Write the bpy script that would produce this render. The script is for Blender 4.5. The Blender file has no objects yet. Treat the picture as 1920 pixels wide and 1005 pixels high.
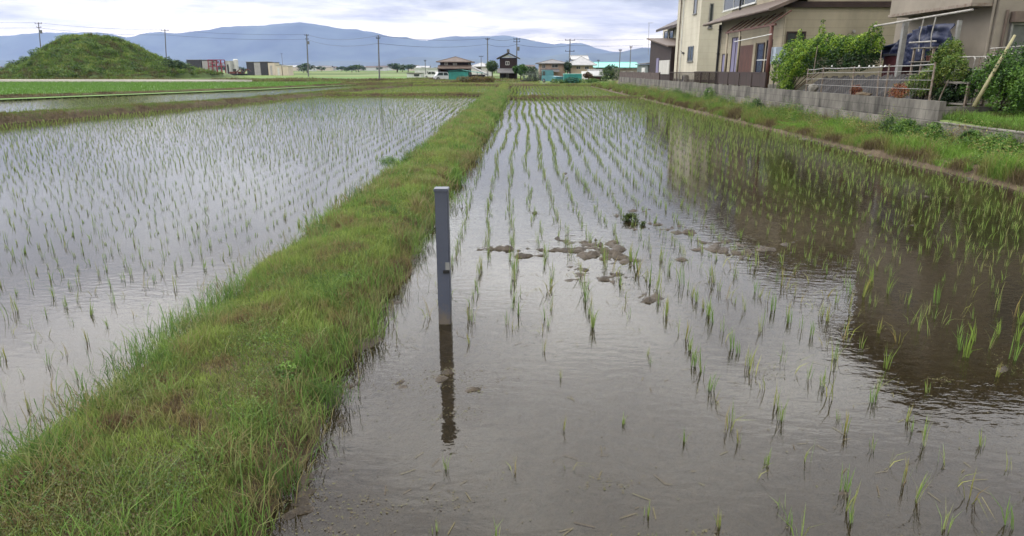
import bpy, math, random
import numpy as np
from mathutils import Vector, Matrix
random.seed(7); rng = np.random.default_rng(7)
R = math.radians
scn = bpy.context.scene
C = scn.collection
# ------------------------------------------------------------------ camera
F = 1250.0; HOR = 130.0; CH = 2.0
TILT = math.atan((502.5-HOR)/F); YAW = math.atan(15/F*math.cos(TILT))
cam_d = bpy.data.cameras.new('camera'); cam = bpy.data.objects.new('camera', cam_d); C.objects.link(cam)
cam.location = (0, 0, CH); cam.rotation_euler = (R(90)-TILT, 0, YAW)
cam_d.sensor_width = 36; cam_d.lens = 36*F/1920; cam_d.clip_end = 40000; cam_d.clip_start = 0.05
scn.camera = cam
CM = Matrix.Rotation(YAW, 3, 'Z') @ Matrix.Rotation(R(90)-TILT, 3, 'X')
def ray(px, py): return CM @ Vector(((px-960)/F, -(py-502.5)/F, -1))
def PX(px, py, X): d = ray(px, py); return Vector((0, 0, CH)) + d*(X/d.x)
def PY(px, py, Y): d = ray(px, py); return Vector((0, 0, CH)) + d*(Y/d.y)
def PZ(px, py, z=0.0): d = ray(px, py); return Vector((0, 0, CH)) + d*((z-CH)/d.z)
# ------------------------------------------------------------------ noise
def _h(ix, iy, s):
    v = np.sin(ix*127.1 + iy*311.7 + s*74.7)*43758.5453
    return v - np.floor(v)
def vn(x, y, s=0):
    x = np.asarray(x, float); y = np.asarray(y, float)
    ix = np.floor(x); iy = np.floor(y); fx = x-ix; fy = y-iy
    fx = fx*fx*(3-2*fx); fy = fy*fy*(3-2*fy)
    a = _h(ix, iy, s); b = _h(ix+1, iy, s); c = _h(ix, iy+1, s); d = _h(ix+1, iy+1, s)
    return (a*(1-fx)+b*fx)*(1-fy)+(c*(1-fx)+d*fx)*fy
def fbm(x, y, s=0, o=4):
    t = 0; a = .5; n = 0
    for k in range(o):
        t = t + a*vn(np.asarray(x)*2**k, np.asarray(y)*2**k, s+k*3); n += a; a *= .5
    return t/n
# ------------------------------------------------------------------ materials
def nmat(name):
    m = bpy.data.materials.new(name); m.use_nodes = True
    nt = m.node_tree; return m, nt, nt.nodes['Principled BSDF']
def nd(nt, t, **k):
    n = nt.nodes.new(t)
    for a, b in k.items(): setattr(n, a, b)
    return n
MATS = {}
def mat(name, c1, c2=None, scale=3.0, rough=.8, bump=0.0, bscale=None, stretch=(1, 1, 1), metal=0.0, det=6.0, spec=.3, c3=None):
    if name in MATS: return MATS[name]
    m, nt, b = nmat(name); L = nt.links
    b.inputs['Roughness'].default_value = rough; b.inputs['Metallic'].default_value = metal
    b.inputs['Specular IOR Level'].default_value = spec
    if c2 is None: c2 = tuple(v*.75 for v in c1)
    tc = nd(nt, 'ShaderNodeTexCoord'); mp = nd(nt, 'ShaderNodeMapping'); mp.inputs['Scale'].default_value = stretch
    g = nd(nt, 'ShaderNodeNewGeometry')
    L.new(g.outputs['Position'], mp.inputs['Vector'])
    n = nd(nt, 'ShaderNodeTexNoise'); n.inputs['Scale'].default_value = scale; n.inputs['Detail'].default_value = det; n.inputs['Roughness'].default_value = .62
    L.new(mp.outputs[0], n.inputs['Vector'])
    r = nd(nt, 'ShaderNodeValToRGB'); r.color_ramp.elements[0].position = .33; r.color_ramp.elements[1].position = .68
    r.color_ramp.elements[0].color = (*c2, 1); r.color_ramp.elements[1].color = (*c1, 1)
    if c3: e = r.color_ramp.elements.new(.5); e.color = (*c3, 1)
    L.new(n.outputs['Fac'], r.inputs['Fac']); L.new(r.outputs[0], b.inputs['Base Color'])
    if bump:
        n2 = nd(nt, 'ShaderNodeTexNoise'); n2.inputs['Scale'].default_value = bscale or scale*6; n2.inputs['Detail'].default_value = 4
        L.new(mp.outputs[0], n2.inputs['Vector'])
        bp = nd(nt, 'ShaderNodeBump'); bp.inputs['Strength'].default_value = bump; bp.inputs['Distance'].default_value = .02
        L.new(n2.outputs['Fac'], bp.inputs['Height']); L.new(bp.outputs[0], b.inputs['Normal'])
    MATS[name] = m; return m
def leafmat(name, rough=.55, trans=.3):
    if name in MATS: return MATS[name]
    m, nt, b = nmat(name); L = nt.links
    a = nd(nt, 'ShaderNodeAttribute', attribute_name='Col')
    L.new(a.outputs['Color'], b.inputs['Base Color']); b.inputs['Roughness'].default_value = rough
    b.inputs['Specular IOR Level'].default_value = .25
    t = nd(nt, 'ShaderNodeBsdfTranslucent'); L.new(a.outputs['Color'], t.inputs['Color'])
    x = nd(nt, 'ShaderNodeMixShader'); x.inputs[0].default_value = trans
    L.new(b.outputs[0], x.inputs[1]); L.new(t.outputs[0], x.inputs[2]); L.new(x.outputs[0], nt.nodes['Material Output'].inputs['Surface'])
    MATS[name] = m; return m
def stripemat(name, c1, c2, axis, period, duty=.1, rough=.7, stain=.25, bump=.3, c_noise=2.0, metal=0, axis2=None, period2=1, offs=0):
    """boards / siding / blocks: thin joint lines every `period` metres along `axis` (x,y,z or 'h' = x+y)"""
    if name in MATS: return MATS[name]
    m, nt, b = nmat(name); L = nt.links
    g = nd(nt, 'ShaderNodeNewGeometry'); s = nd(nt, 'ShaderNodeSeparateXYZ'); L.new(g.outputs['Position'], s.inputs[0])
    def coord(a):
        if a == 'h':
            q = nd(nt, 'ShaderNodeMath', operation='ADD'); L.new(s.outputs[0], q.inputs[0]); L.new(s.outputs[1], q.inputs[1]); return q.outputs[0]
        return s.outputs['xyz'.index(a)]
    def line(a, per, du, shift=None):
        dv = nd(nt, 'ShaderNodeMath', operation='DIVIDE'); L.new(coord(a), dv.inputs[0]); dv.inputs[1].default_value = per
        o = dv.outputs[0]
        if shift is not None:
            ad = nd(nt, 'ShaderNodeMath', operation='ADD'); L.new(o, ad.inputs[0]); L.new(shift, ad.inputs[1]); o = ad.outputs[0]
        fr = nd(nt, 'ShaderNodeMath', operation='FRACT'); L.new(o, fr.inputs[0])
        lt = nd(nt, 'ShaderNodeMath', operation='LESS_THAN'); L.new(fr.outputs[0], lt.inputs[0]); lt.inputs[1].default_value = du
        return lt.outputs[0], o
    l1, o1 = line(axis, period, duty)
    if axis2:
        fl = nd(nt, 'ShaderNodeMath', operation='FLOOR'); L.new(o1, fl.inputs[0])
        hf = nd(nt, 'ShaderNodeMath', operation='MULTIPLY'); L.new(fl.outputs[0], hf.inputs[0]); hf.inputs[1].default_value = .5
        l2, _ = line(axis2, period2, duty*period/period2, hf.outputs[0])
        mx = nd(nt, 'ShaderNodeMath', operation='MAXIMUM'); L.new(l1, mx.inputs[0]); L.new(l2, mx.inputs[1]); l1 = mx.outputs[0]
    n = nd(nt, 'ShaderNodeTexNoise'); n.inputs['Scale'].default_value = c_noise; n.inputs['Detail'].default_value = 8; n.inputs['Roughness'].default_value = .65
    mp = nd(nt, 'ShaderNodeMapping'); mp.inputs['Scale'].default_value = (1, 1, .35); L.new(g.outputs['Position'], mp.inputs[0]); L.new(mp.outputs[0], n.inputs['Vector'])
    rr = nd(nt, 'ShaderNodeMapRange'); L.new(n.outputs['Fac'], rr.inputs[0]); rr.inputs[1].default_value = .3; rr.inputs[2].default_value = .7
    rr.inputs[3].default_value = 1-stain; rr.inputs[4].default_value = 1+stain*.3
    mc = nd(nt, 'ShaderNodeMix', data_type='RGBA'); L.new(l1, mc.inputs[0]); mc.inputs[6].default_value = (*c1, 1); mc.inputs[7].default_value = (*c2, 1)
    ml = nd(nt, 'ShaderNodeVectorMath', operation='SCALE'); L.new(mc.outputs[2], ml.inputs[0]); L.new(rr.outputs[0], ml.inputs['Scale'])
    L.new(ml.outputs[0], b.inputs['Base Color']); b.inputs['Roughness'].default_value = rough; b.inputs['Metallic'].default_value = metal
    b.inputs['Specular IOR Level'].default_value = .3
    bp = nd(nt, 'ShaderNodeBump', invert=True); bp.inputs['Strength'].default_value = bump; bp.inputs['Distance'].default_value = .01
    L.new(l1, bp.inputs['Height']); L.new(bp.outputs[0], b.inputs['Normal'])
    MATS[name] = m; return m
def glassmat():
    if 'glass' in MATS: return MATS['glass']
    m, nt, b = nmat('window_glass'); b.inputs['Base Color'].default_value = (.03, .035, .035, 1); b.inputs['Roughness'].default_value = .06
    b.inputs['Specular IOR Level'].default_value = .6; MATS['glass'] = m; return m
LEAF = leafmat('leaf'); BLADE = leafmat('blade', .6, .35)
M_soil = mat('soil', (.095, .07, .042), (.045, .032, .02), 4, .95, .8, 30)
M_post = mat('post_paint', (.055, .062, .085), (.044, .05, .07), 2.5, .42, .04, 60, spec=.4)
M_conc = mat('concrete', (.175, .16, .14), (.055, .05, .038), 2.2, .9, .5, 25, (1, 1, .35), c3=(.115, .107, .09))
M_block = stripemat('block_wall', (.135, .125, .108), (.05, .047, .04), 'z', .25, .04, .92, .85, .4, 1.6, axis2='y', period2=.4)
M_beige = stripemat('beige_siding', (.26, .225, .162), (.18, .155, .11), 'z', .35, .04, .75, .32, .3, .7)
M_beigeC = mat('cream_render', (.215, .187, .152), (.155, .135, .108), .9, .85, .15, 40)
M_cream = stripemat('cream_siding', (.42, .39, .31), (.33, .30, .24), 'z', .455, .03, .75, .28, .25, .6)
M_darkwood = stripemat('dark_boards', (.024, .013, .012), (.010, .006, .005), 'h', .18, .1, .75, .35, .5, 2)
M_brown = mat('brown_paint', (.034, .019, .015), (.02, .011, .009), 3, .6, .2)
M_brownroof = mat('brown_roof', (.115, .085, .068), (.065, .048, .038), 2, .7, .3, 20)
M_greytile = stripemat('grey_tiles', (.13, .125, .125), (.05, .05, .05), 'h', .30, .16, .6, .3, .8, 1.5)
M_lighttile = stripemat('pale_tiles', (.32, .32, .32), (.2, .2, .2), 'h', .30, .14, .6, .2, .6, 1.5)
M_white = mat('white_paint', (.50, .50, .48), (.38, .38, .36), 2, .5)
M_metal = mat('galvanised_metal', (.24, .24, .23), (.15, .14, .13), 6, .5, .1, metal=.6)
M_rustmetal = mat('weathered_pipe', (.22, .19, .16), (.12, .085, .06), 9, .7, .2, metal=.3)
M_teal = mat('teal_sheet', (.025, .19, .16), (.015, .12, .10), 1.2, .6, .2)
M_tealroof = stripemat('teal_roof', (.10, .36, .31), (.06, .24, .2), 'h', .6, .1, .5, .15, .2, .4)
M_pink = mat('pinkish_wall', (.36, .27, .21), (.28, .2, .16), 1, .85)
M_dkgrey = mat('dark_grey', (.045, .045, .05), (.025, .025, .028), 3, .7)
M_blue = mat('blue_tarp', (.008, .013, .045), (.004, .007, .022), 3, .55, .5, 8)
M_red = mat('red_paint', (.25, .03, .05), (.15, .02, .03), 3, .6)
M_pole = mat('pole_concrete', (.14, .14, .14), (.09, .09, .09), 3, .85)
M_bark = mat('bark', (.10, .075, .05), (.04, .03, .02), 12, .9, .8, 30)
M_black = mat('black_rubber', (.012, .012, .012), None, 3, .6)
M_curtain = mat('lilac_curtain', (.17, .16, .24), (.12, .11, .18), 14, .9, stretch=(1, 1, .1))
M_redwood = mat('red_brown_wood', (.085, .030, .020), (.045, .017, .011), 6, .6, .3, stretch=(1, 1, .3))
M_wire = mat('black_wire', (.03, .03, .03), None, 1, .6)
# ------------------------------------------------------------------ builders
ORG = {}
class MB:
    def __init__(s): s.v = []; s.f = []
    def poly(s, pts):
        n = len(s.v); s.v += [Vector(p) for p in pts]; s.f.append(tuple(range(n, n+len(pts))))
    def hexa(s, p):   # 8 corners: bottom 4 ccw, top 4 ccw
        n = len(s.v); s.v += [Vector(q) for q in p]
        for f in ((0, 3, 2, 1), (4, 5, 6, 7), (0, 1, 5, 4), (1, 2, 6, 5), (2, 3, 7, 6), (3, 0, 4, 7)): s.f.append(tuple(n+i for i in f))
    def box(s, x0, x1, y0, y1, z0, z1):
        x0, x1 = sorted((x0, x1)); y0, y1 = sorted((y0, y1)); z0, z1 = sorted((z0, z1))
        s.hexa([(x0, y0, z0), (x1, y0, z0), (x1, y1, z0), (x0, y1, z0), (x0, y0, z1), (x1, y0, z1), (x1, y1, z1), (x0, y1, z1)])
    def cbox(s, c, w, d, h, yaw=0):
        c = Vector(c); m = Matrix.Rotation(yaw, 3, 'Z'); P = []
        for z in (0, h):
            for a, b in ((-1, -1), (1, -1), (1, 1), (-1, 1)): P.append(c + m@Vector((a*w/2, b*d/2, z)))
        s.hexa(P)
    def tube(s, pts, r, n=8, cap=True):
        pts = [Vector(p) for p in pts]; rs = r if isinstance(r, (list, tuple)) else [r]*len(pts); base = len(s.v)
        for i, p in enumerate(pts):
            d = (pts[min(i+1, len(pts)-1)]-pts[max(i-1, 0)]).normalized()
            u = d.cross(Vector((0, 0, 1)));
            if u.length < .05: u = d.cross(Vector((0, 1, 0)))
            u.normalize(); w = d.cross(u)
            for k in range(n):
                a = 2*math.pi*k/n; s.v.append(p+(u*math.cos(a)+w*math.sin(a))*rs[i])
        for i in range(len(pts)-1):
            for k in range(n):
                a = base+i*n+k; b = base+i*n+(k+1) % n; s.f.append((a, b, b+n, a+n))
        if cap: s.f.append(tuple(base+k for k in range(n))); s.f.append(tuple(base+(len(pts)-1)*n+k for k in reversed(range(n))))
    def slab(s, pts, th):   # polygon pts extruded down by th
        n = len(pts); b = len(s.v); s.v += [Vector(p) for p in pts]+[Vector(p)-Vector((0, 0, th)) for p in pts]
        s.f.append(tuple(range(b, b+n))); s.f.append(tuple(reversed(range(b+n, b+2*n))))
        for i in range(n): j = (i+1) % n; s.f.append((b+i, b+n+i, b+n+j, b+j))
    def prism(s, pts, vec):
        n = len(pts); b = len(s.v); vec = Vector(vec); s.v += [Vector(p) for p in pts]+[Vector(p)+vec for p in pts]
        s.f.append(tuple(range(b, b+n))); s.f.append(tuple(reversed(range(b+n, b+2*n))))
        for i in range(n): j = (i+1) % n; s.f.append((b+i, b+n+i, b+n+j, b+j))
    def build(s, name, m, parent=None, org=None, smooth=False, bevel=0):
        o3 = ORG[parent.name] if parent else Vector(org if org is not None else (0, 0, 0))
        me = bpy.data.meshes.new(name); me.from_pydata([v-o3 for v in s.v], [], s.f); me.update()
        import bmesh
        bm = bmesh.new(); bm.from_mesh(me); bmesh.ops.recalc_face_normals(bm, faces=bm.faces)
        if bevel: bmesh.ops.bevel(bm, geom=bm.edges[:], offset=bevel, segments=2, affect='EDGES', clamp_overlap=True)
        bm.to_mesh(me); bm.free()
        me.materials.append(m)
        if smooth: me.polygons.foreach_set('use_smooth', [True]*len(me.polygons))
        o = bpy.data.objects.new(name, me); C.objects.link(o)
        if parent: o.parent = parent
        else: o.location = o3
        ORG[o.name] = o3; return o
def tag(o, label=None, cat=None, group=None, kind=None):
    if label: o['label'] = label
    if cat: o['category'] = cat
    if group: o['group'] = group
    if kind: o['kind'] = kind
    return o
def thing(name, loc, label, cat, group=None):
    o = bpy.data.objects.new(name, None); C.objects.link(o); o.location = loc; o.empty_display_size = .3
    ORG[o.name] = Vector(loc); return tag(o, label, cat, group)
def npmesh(name, V, faces, m, col=None, parent=None, org=(0, 0, 0), smooth=False):
    """V (n,3); faces list of int arrays (k,3) or (k,4)"""
    o3 = np.array(ORG[parent.name] if parent else org, float)
    me = bpy.data.meshes.new(name); me.vertices.add(len(V)); me.vertices.foreach_set('co', (V-o3).astype(np.float32).ravel())
    loops = np.concatenate([f.ravel() for f in faces]); st = []; off = 0
    for f in faces:
        st.append(off+np.arange(len(f))*f.shape[1]); off += f.size
    st = np.concatenate(st)
    me.loops.add(len(loops)); me.loops.foreach_set('vertex_index', loops.astype(np.int32))
    me.polygons.add(len(st)); me.polygons.foreach_set('loop_start', st.astype(np.int32))
    me.update(calc_edges=True); me.validate()
    if smooth: me.polygons.foreach_set('use_smooth', [True]*len(me.polygons))
    if col is not None:
        a = me.color_attributes.new('Col', 'FLOAT_COLOR', 'POINT')
        a.data.foreach_set('color', np.concatenate([col, np.ones((len(col), 1))], 1).astype(np.float32).ravel())
    me.materials.append(m)
    o = bpy.data.objects.new(name, me); C.objects.link(o)
    if parent: o.parent = parent
    else: o.location = o3
    ORG[o.name] = Vector(o3); return o
def blades(P, h, w, lean, col, ang=None, coltip=1.25):
    """P (n,3) bases, h,w,lean (n,), col (n,3) -> V, faces, colours"""
    n = len(P); az = rng.uniform(0, 2*np.pi, n) if ang is None else ang; fa = rng.uniform(0, 2*np.pi, n)
    d = np.stack([np.cos(az), np.sin(az), np.zeros(n)], 1); s = np.stack([np.cos(fa), np.sin(fa), np.zeros(n)], 1)
    up = np.array([0, 0, 1.0]); hh = h[:, None]; ww = w[:, None]/2; le = lean[:, None]
    m = P+up*hh*.55+d*hh*le*.3; t = P+up*hh*np.sqrt(np.clip(1-(le*.75)**2, .2, 1))+d*hh*le
    V = np.stack([P-s*ww*.8, P+s*ww*.8, m+s*ww, m-s*ww, t], 1).reshape(-1, 3)
    i = np.arange(n)[:, None]*5
    Q = i+np.array([[0, 1, 2, 3]]); T = i+np.array([[3, 2, 4]])
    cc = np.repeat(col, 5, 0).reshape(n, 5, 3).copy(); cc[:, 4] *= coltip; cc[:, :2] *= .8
    return V, Q, T, cc.reshape(-1, 3)
def blade_obj(name, parts, m=None, parent=None, org=(0, 0, 0)):
    V = []; Q = []; T = []; K = []; o = 0
    for v, q, t, c in parts:
        V.append(v); Q.append(q+o); T.append(t+o); K.append(c); o += len(v)
    return npmesh(name, np.concatenate(V), [np.concatenate(Q), np.concatenate(T)], m or BLADE, np.concatenate(K), parent, org)
def leaves(P, size, col, upb=.4):
    n = len(P); N = rng.normal(size=(n, 3)); N[:, 2] = np.abs(N[:, 2])+upb; N /= np.linalg.norm(N, axis=1)[:, None]
    A = np.cross(N, rng.normal(size=(n, 3))); A /= np.linalg.norm(A, axis=1)[:, None]; B = np.cross(N, A)
    s = size[:, None]
    V = np.stack([P-A*s, P-B*s*.45+N*s*.12, P+A*s, P+B*s*.45+N*s*.12], 1).reshape(-1, 3)
    Q = np.arange(n)[:, None]*4+np.array([[0, 1, 2, 3]])
    return V, Q, np.repeat(col, 4, 0)
def crown(blobs, n, size, cols, clump=.6, seed=0, shell=.55):
    """points spread through ellipsoid blobs [(cx,cy,cz,rx,ry,rz)]"""
    B = np.array(blobs, float); vol = B[:, 3]*B[:, 4]*B[:, 5]; vol = vol**.8; k = rng.choice(len(B), n, p=vol/vol.sum())
    d = rng.normal(size=(n, 3)); d /= np.linalg.norm(d, axis=1)[:, None]
    r = shell+(1.12-shell)*rng.random(n)**.8
    lump = fbm(d[:, 0]*2.2+k*5.1, d[:, 1]*2.2+d[:, 2]*2.7, seed, 3)
    r *= .72+.56*lump
    P = B[k, :3]+d*r[:, None]*B[k, 3:]
    keep = fbm(P[:, 0]/clump+P[:, 2]*.7/clump, P[:, 1]/clump+P[:, 2]/clump, seed+5, 3) > .40
    P = P[keep]; cols = np.array(cols, float)
    q = fbm(P[:, 0]/clump*1.3, P[:, 2]/clump*1.3+P[:, 1]/clump, seed+9, 3)+rng.normal(0, .10, len(P))
    q = np.clip((q-.3)/.4, 0, .999)*(len(cols)-1); i = q.astype(int); f = (q-i)[:, None]
    col = cols[i]*(1-f)+cols[i+1]*f
    return leaves(P, size*rng.uniform(.6, 1.3, len(P)), col)
def crown_obj(name, args, parent=None, org=(0, 0, 0)):
    V, Q, K = crown(*args); return npmesh(name, V, [Q], LEAF, K, parent, org)
GR = [(.022, .055, .012), (.045, .105, .018), (.085, .17, .028), (.14, .22, .045)]
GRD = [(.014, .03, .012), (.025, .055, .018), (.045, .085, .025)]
def tree(name, label, cat, base, h, rx, n, leaf, cols=GR, group=None, seed=1, blobs=None, trunk_r=None, trunk_h=.45):
    base = Vector(base); t = thing(name, base, label, cat, group); rs = random.Random(seed)
    mb = MB(); tr = trunk_r or h*.03
    if blobs is None:
        blobs = [(base.x, base.y, base.z+h*.66, rx*.7, rx*.7, h*.3)]
        for k in range(6):
            a = k*1.05+rs.random(); q = rx*.55
            blobs.append((base.x+math.cos(a)*q, base.y+math.sin(a)*q, base.z+h*(.45+.35*rs.random()), rx*rs.uniform(.32, .5), rx*rs.uniform(.32, .5), h*rs.uniform(.14, .22)))
    fork = base+Vector((rs.uniform(-.1, .1)*rx, 0, h*trunk_h))
    mb.tube([base-Vector((0, 0, .1)), base+(fork-base)*.5, fork], [tr*1.3, tr, tr*.8], 8)
    for b in blobs[:8]:
        e = Vector(b[:3]); mb.tube([fork-Vector((0, 0, .05)), (fork+e)/2+Vector((0, 0, .05*h)), e], [tr*.7, tr*.4, tr*.15], 6)
    mb.build('trunk', M_bark, t, smooth=True)
    crown_obj('crown', (blobs, n, leaf, cols, max(rx*.3, .2), seed), t); return t
def bush(name, label, cat, blobs, n, leaf, cols=GR, group=None, seed=1, stems=5):
    b0 = blobs[0]; zb = min(b[2]-b[5] for b in blobs); t = thing(name, (b0[0], b0[1], zb), label, cat, group)
    mb = MB()
    for b in blobs[:stems]:
        mb.tube([(b0[0], b0[1], zb-.05), ((b0[0]+b[0])/2, (b0[1]+b[1])/2, (zb+b[2])/2), (b[0], b[1], b[2]+b[5]*.3)], [.03, .02, .008], 5)
    mb.build('stem', M_bark, t)
    crown_obj('foliage', (blobs, n, leaf, cols, max(blobs[0][3]*.35, .12), seed), t); return t
# windows on axis aligned faces.  face 'S': plane y=c looking -Y, u=x ; 'W': plane x=c looking -X, u=y
def win(parent, face, c, u0, u1, z0, z1, fm=None, gm=None, fr=.06, mull=1, name='window', depth=.05, sill=True):
    fm = fm or M_white; gm = gm or glassmat(); f = MB(); p = MB()
    def b(m, a0, a1, q0, q1, d0, d1):
        if face == 'S': m.box(a0, a1, c-d1, c-d0, q0, q1)
        else: m.box(c-d1, c-d0, a0, a1, q0, q1)
    b(f, u0, u1, z1-fr, z1, 0, depth); b(f, u0, u1, z0, z0+fr, 0, depth); b(f, u0, u0+fr, z0+fr, z1-fr, 0, depth); b(f, u1-fr, u1, z0+fr, z1-fr, 0, depth)
    for k in range(mull):
        um = u0+(u1-u0)*(k+1)/(mull+1); b(f, um-fr*.4, um+fr*.4, z0+fr, z1-fr, .002, depth*.8)
    o = f.build(name, fm, parent)
    b(p, u0+fr, u1-fr, z0+fr, z1-fr, -.01, depth*.35); p.build('pane', gm, o)
    if sill:
        s = MB(); b(s, u0-.05, u1+.05, z0-.05, z0-.002, 0, depth+.05); s.build('sill', fm, o)
    return o
def roof_gable(x0, x1, y0, y1, ze, zr, axis, over, th, name, m, parent, gover=None):
    """ridge along axis; eaves at ze (outer edge), ridge at zr"""
    g = over if gover is None else gover; mb = MB()
    if axis == 'x':
        X0, X1, Y0, Y1 = x0-g, x1+g, y0-over, y1+over; ym = (y0+y1)/2
        mb.slab([(X0, Y0, ze), (X1, Y0, ze), (X1, ym, zr), (X0, ym, zr)], th); mb.slab([(X0, ym, zr+.002), (X1, ym, zr+.002), (X1, Y1, ze), (X0, Y1, ze)], th)
        mb.tube([(X0-.02, ym, zr+.02), (X1+.02, ym, zr+.02)], .12, 8)
    else:
        X0, X1, Y0, Y1 = x0-over, x1+over, y0-g, y1+g; xm = (x0+x1)/2
        mb.slab([(X0, Y1, ze), (X0, Y0, ze), (xm, Y0, zr), (xm, Y1, zr)], th); mb.slab([(xm, Y1, zr+.002), (xm, Y0, zr+.002), (X1, Y0, ze), (X1, Y1, ze)], th)
        mb.tube([(xm, Y0-.02, zr+.02), (xm, Y1+.02, zr+.02)], .12, 8)
    return mb.build(name, m, parent)
def roof_hip(x0, x1, y0, y1, ze, zr, over, th, name, m, parent):
    X0, X1, Y0, Y1 = x0-over, x1+over, y0-over, y1+over; w = X1-X0; d = Y1-Y0; mb = MB()
    if w > d: a = (X0+d/2, (Y0+Y1)/2, zr); b = (X1-d/2, (Y0+Y1)/2, zr)
    else: a = ((X0+X1)/2, Y0+w/2, zr); b = ((X0+X1)/2, Y1-w/2, zr)
    c = [(X0, Y0, ze), (X1, Y0, ze), (X1, Y1, ze), (X0, Y1, ze)]
    n = 0; mb.v = [Vector(q) for q in c]+[Vector(a), Vector(b)]+[Vector(q)-Vector((0, 0, th)) for q in c]
    if w > d: mb.f = [(0, 1, 5, 4), (1, 2, 5), (2, 3, 4, 5), (3, 0, 4)]
    else: mb.f = [(0, 1, 4), (1, 2, 5, 4), (2, 3, 5), (3, 0, 4, 5)]
    mb.f += [(0, 6, 7, 1), (1, 7, 8, 2), (2, 8, 9, 3), (3, 9, 6, 0), (9, 8, 7, 6)]
    o = mb.build(name, m, parent)
    r = MB(); r.tube([a, b], .1, 6)
    for q, e in ((0, a), (3, a if w > d else b), (1, b if w > d else a), (2, b)): r.tube([c[q], e], .07, 6)
    r.build('ridge', m, o); return o
# ------------------------------------------------------------------ terrain
XR0, XR1 = -1.15, 8.6      # right paddy
XL1 = -2.6                 # left paddy right edge
WX = 10.5                  # retaining wall line
def bankx(y): return np.interp(y, [-10, 26, 36, 44, 61, 86, 90], [-22, -19.8, -18.2, -16.9, -15.6, -12.8, -12.6])
def bund2x(y): return np.interp(y, [0, 44, 65, 84], [-46, -33.6, -25.5, -21.0])
def ground_z(x, y):
    z = np.full(np.shape(x), .02)
    bx = bankx(y)
    pad = (y < 86) & (x < 9.2) & (x > bx-.3)
    z = np.where(pad, -.14, z)
    z = np.where((y < 88) & (x <= bx-.3), np.where(x > bund2x(y)-.5, -.02, .18), z)
    r = (x >= 9.2) & (y < 84)
    z = np.where(r & (x < WX+.05), .05+(x-9.2)*.12, z)
    z = np.where(r & (x >= WX+.05), np.minimum(.68+np.clip((x-WX)*.12, 0, .25)+np.clip((y-14)*.03, 0, .1), .92), z)
    z = np.where((x >= WX+.05) & (y >= 68) & (y < 100), .92-.9*np.clip((y-68)/30, 0, 1), z)
    z = np.where((y >= 88) & (x < -15) & (y < 260), .18-.16*np.clip((y-150)/100, 0, 1), z)
    return z
def patch(name, xs, ys, zf, m, label=None, kind='structure', smooth=True):
    X, Y = np.meshgrid(xs, ys); Z = zf(X, Y); V = np.stack([X, Y, Z], 2).reshape(-1, 3); nx = len(xs); ny = len(ys)
    i = (np.arange(ny-1)[:, None]*nx+np.arange(nx-1)[None]).ravel()
    Q = np.stack([i, i+1, i+1+nx, i+nx], 1)
    o = npmesh(name, V, [Q], m, smooth=smooth); o['kind'] = kind
    return o
def groundmat():
    m, nt, b = nmat('field_ground'); L = nt.links; b.inputs['Roughness'].default_value = .95; b.inputs['Specular IOR Level'].default_value = .1
    g = nd(nt, 'ShaderNodeNewGeometry'); mp = nd(nt, 'ShaderNodeMapping'); mp.inputs['Scale'].default_value = (.009, .022, 1); L.new(g.outputs[0], mp.inputs[0])
    v = nd(nt, 'ShaderNodeTexVoronoi', distance='CHEBYCHEV'); v.inputs['Scale'].default_value = 1; L.new(mp.outputs[0], v.inputs['Vector'])
    r = nd(nt, 'ShaderNodeValToRGB'); cr = r.color_ramp; cr.interpolation = 'CONSTANT'
    sp = nd(nt, 'ShaderNodeSeparateColor'); L.new(v.outputs['Color'], sp.inputs[0]); L.new(sp.outputs[0], r.inputs[0])
    cols = [(0, (.075, .12, .03)), (.25, (.11, .16, .04)), (.45, (.06, .085, .028)), (.6, (.13, .17, .06)), (.78, (.16, .15, .08)), (.9, (.05, .09, .02))]
    cr.elements[0].color = (*cols[0][1], 1); cr.elements[1].position = cols[1][0]; cr.elements[1].color = (*cols[1][1], 1)
    for p, c in cols[2:]: e = cr.elements.new(p); e.color = (*c, 1)
    n = nd(nt, 'ShaderNodeTexNoise'); n.inputs['Scale'].default_value = .9; n.inputs['Detail'].default_value = 8; L.new(g.outputs[0], n.inputs['Vector'])
    rr = nd(nt, 'ShaderNodeMapRange'); L.new(n.outputs['Fac'], rr.inputs[0]); rr.inputs[1].default_value = .3; rr.inputs[2].default_value = .7; rr.inputs[3].default_value = .55; rr.inputs[4].default_value = 1.25
    ml = nd(nt, 'ShaderNodeVectorMath', operation='SCALE'); L.new(r.outputs[0], ml.inputs[0]); L.new(rr.outputs[0], ml.inputs['Scale']); L.new(ml.outputs[0], b.inputs['Base Color'])
    return m
xs = np.array(sorted([-12000, -6000, -3000, -1500, -800, -400, -200, -120, -80, -60, -50, 9.19, 9.2, 10.54, 10.56, 12, 14, 17, 22, 30, 60, 120, 300, 800, 2000, 5000, 12000]+list(np.arange(-40, 9.1, .35))))
ys = np.array(sorted([-300, -100, -30, -10, 250, 300, 400, 600, 900, 1500, 2500, 4000, 7000, 10600]+list(np.arange(-3, 16.9, 1.))+[16.89, 16.91]+list(np.arange(18, 85, 1.))+[85.99, 86.01, 87.99, 88.01]+list(np.arange(90, 240, 8.))))
patch('ground', xs, ys, ground_z, groundmat(), smooth=False)
M_mud = mat('paddy_mud', (.066, .050, .032), (.022, .016, .009), 14, .6, 1.0, 60, c3=(.042, .031, .019), spec=.35)
M_mudL = mat('paddy_mud_silty', (.10, .085, .065), (.05, .04, .028), 1.2, .6, .5, 30)
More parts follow.
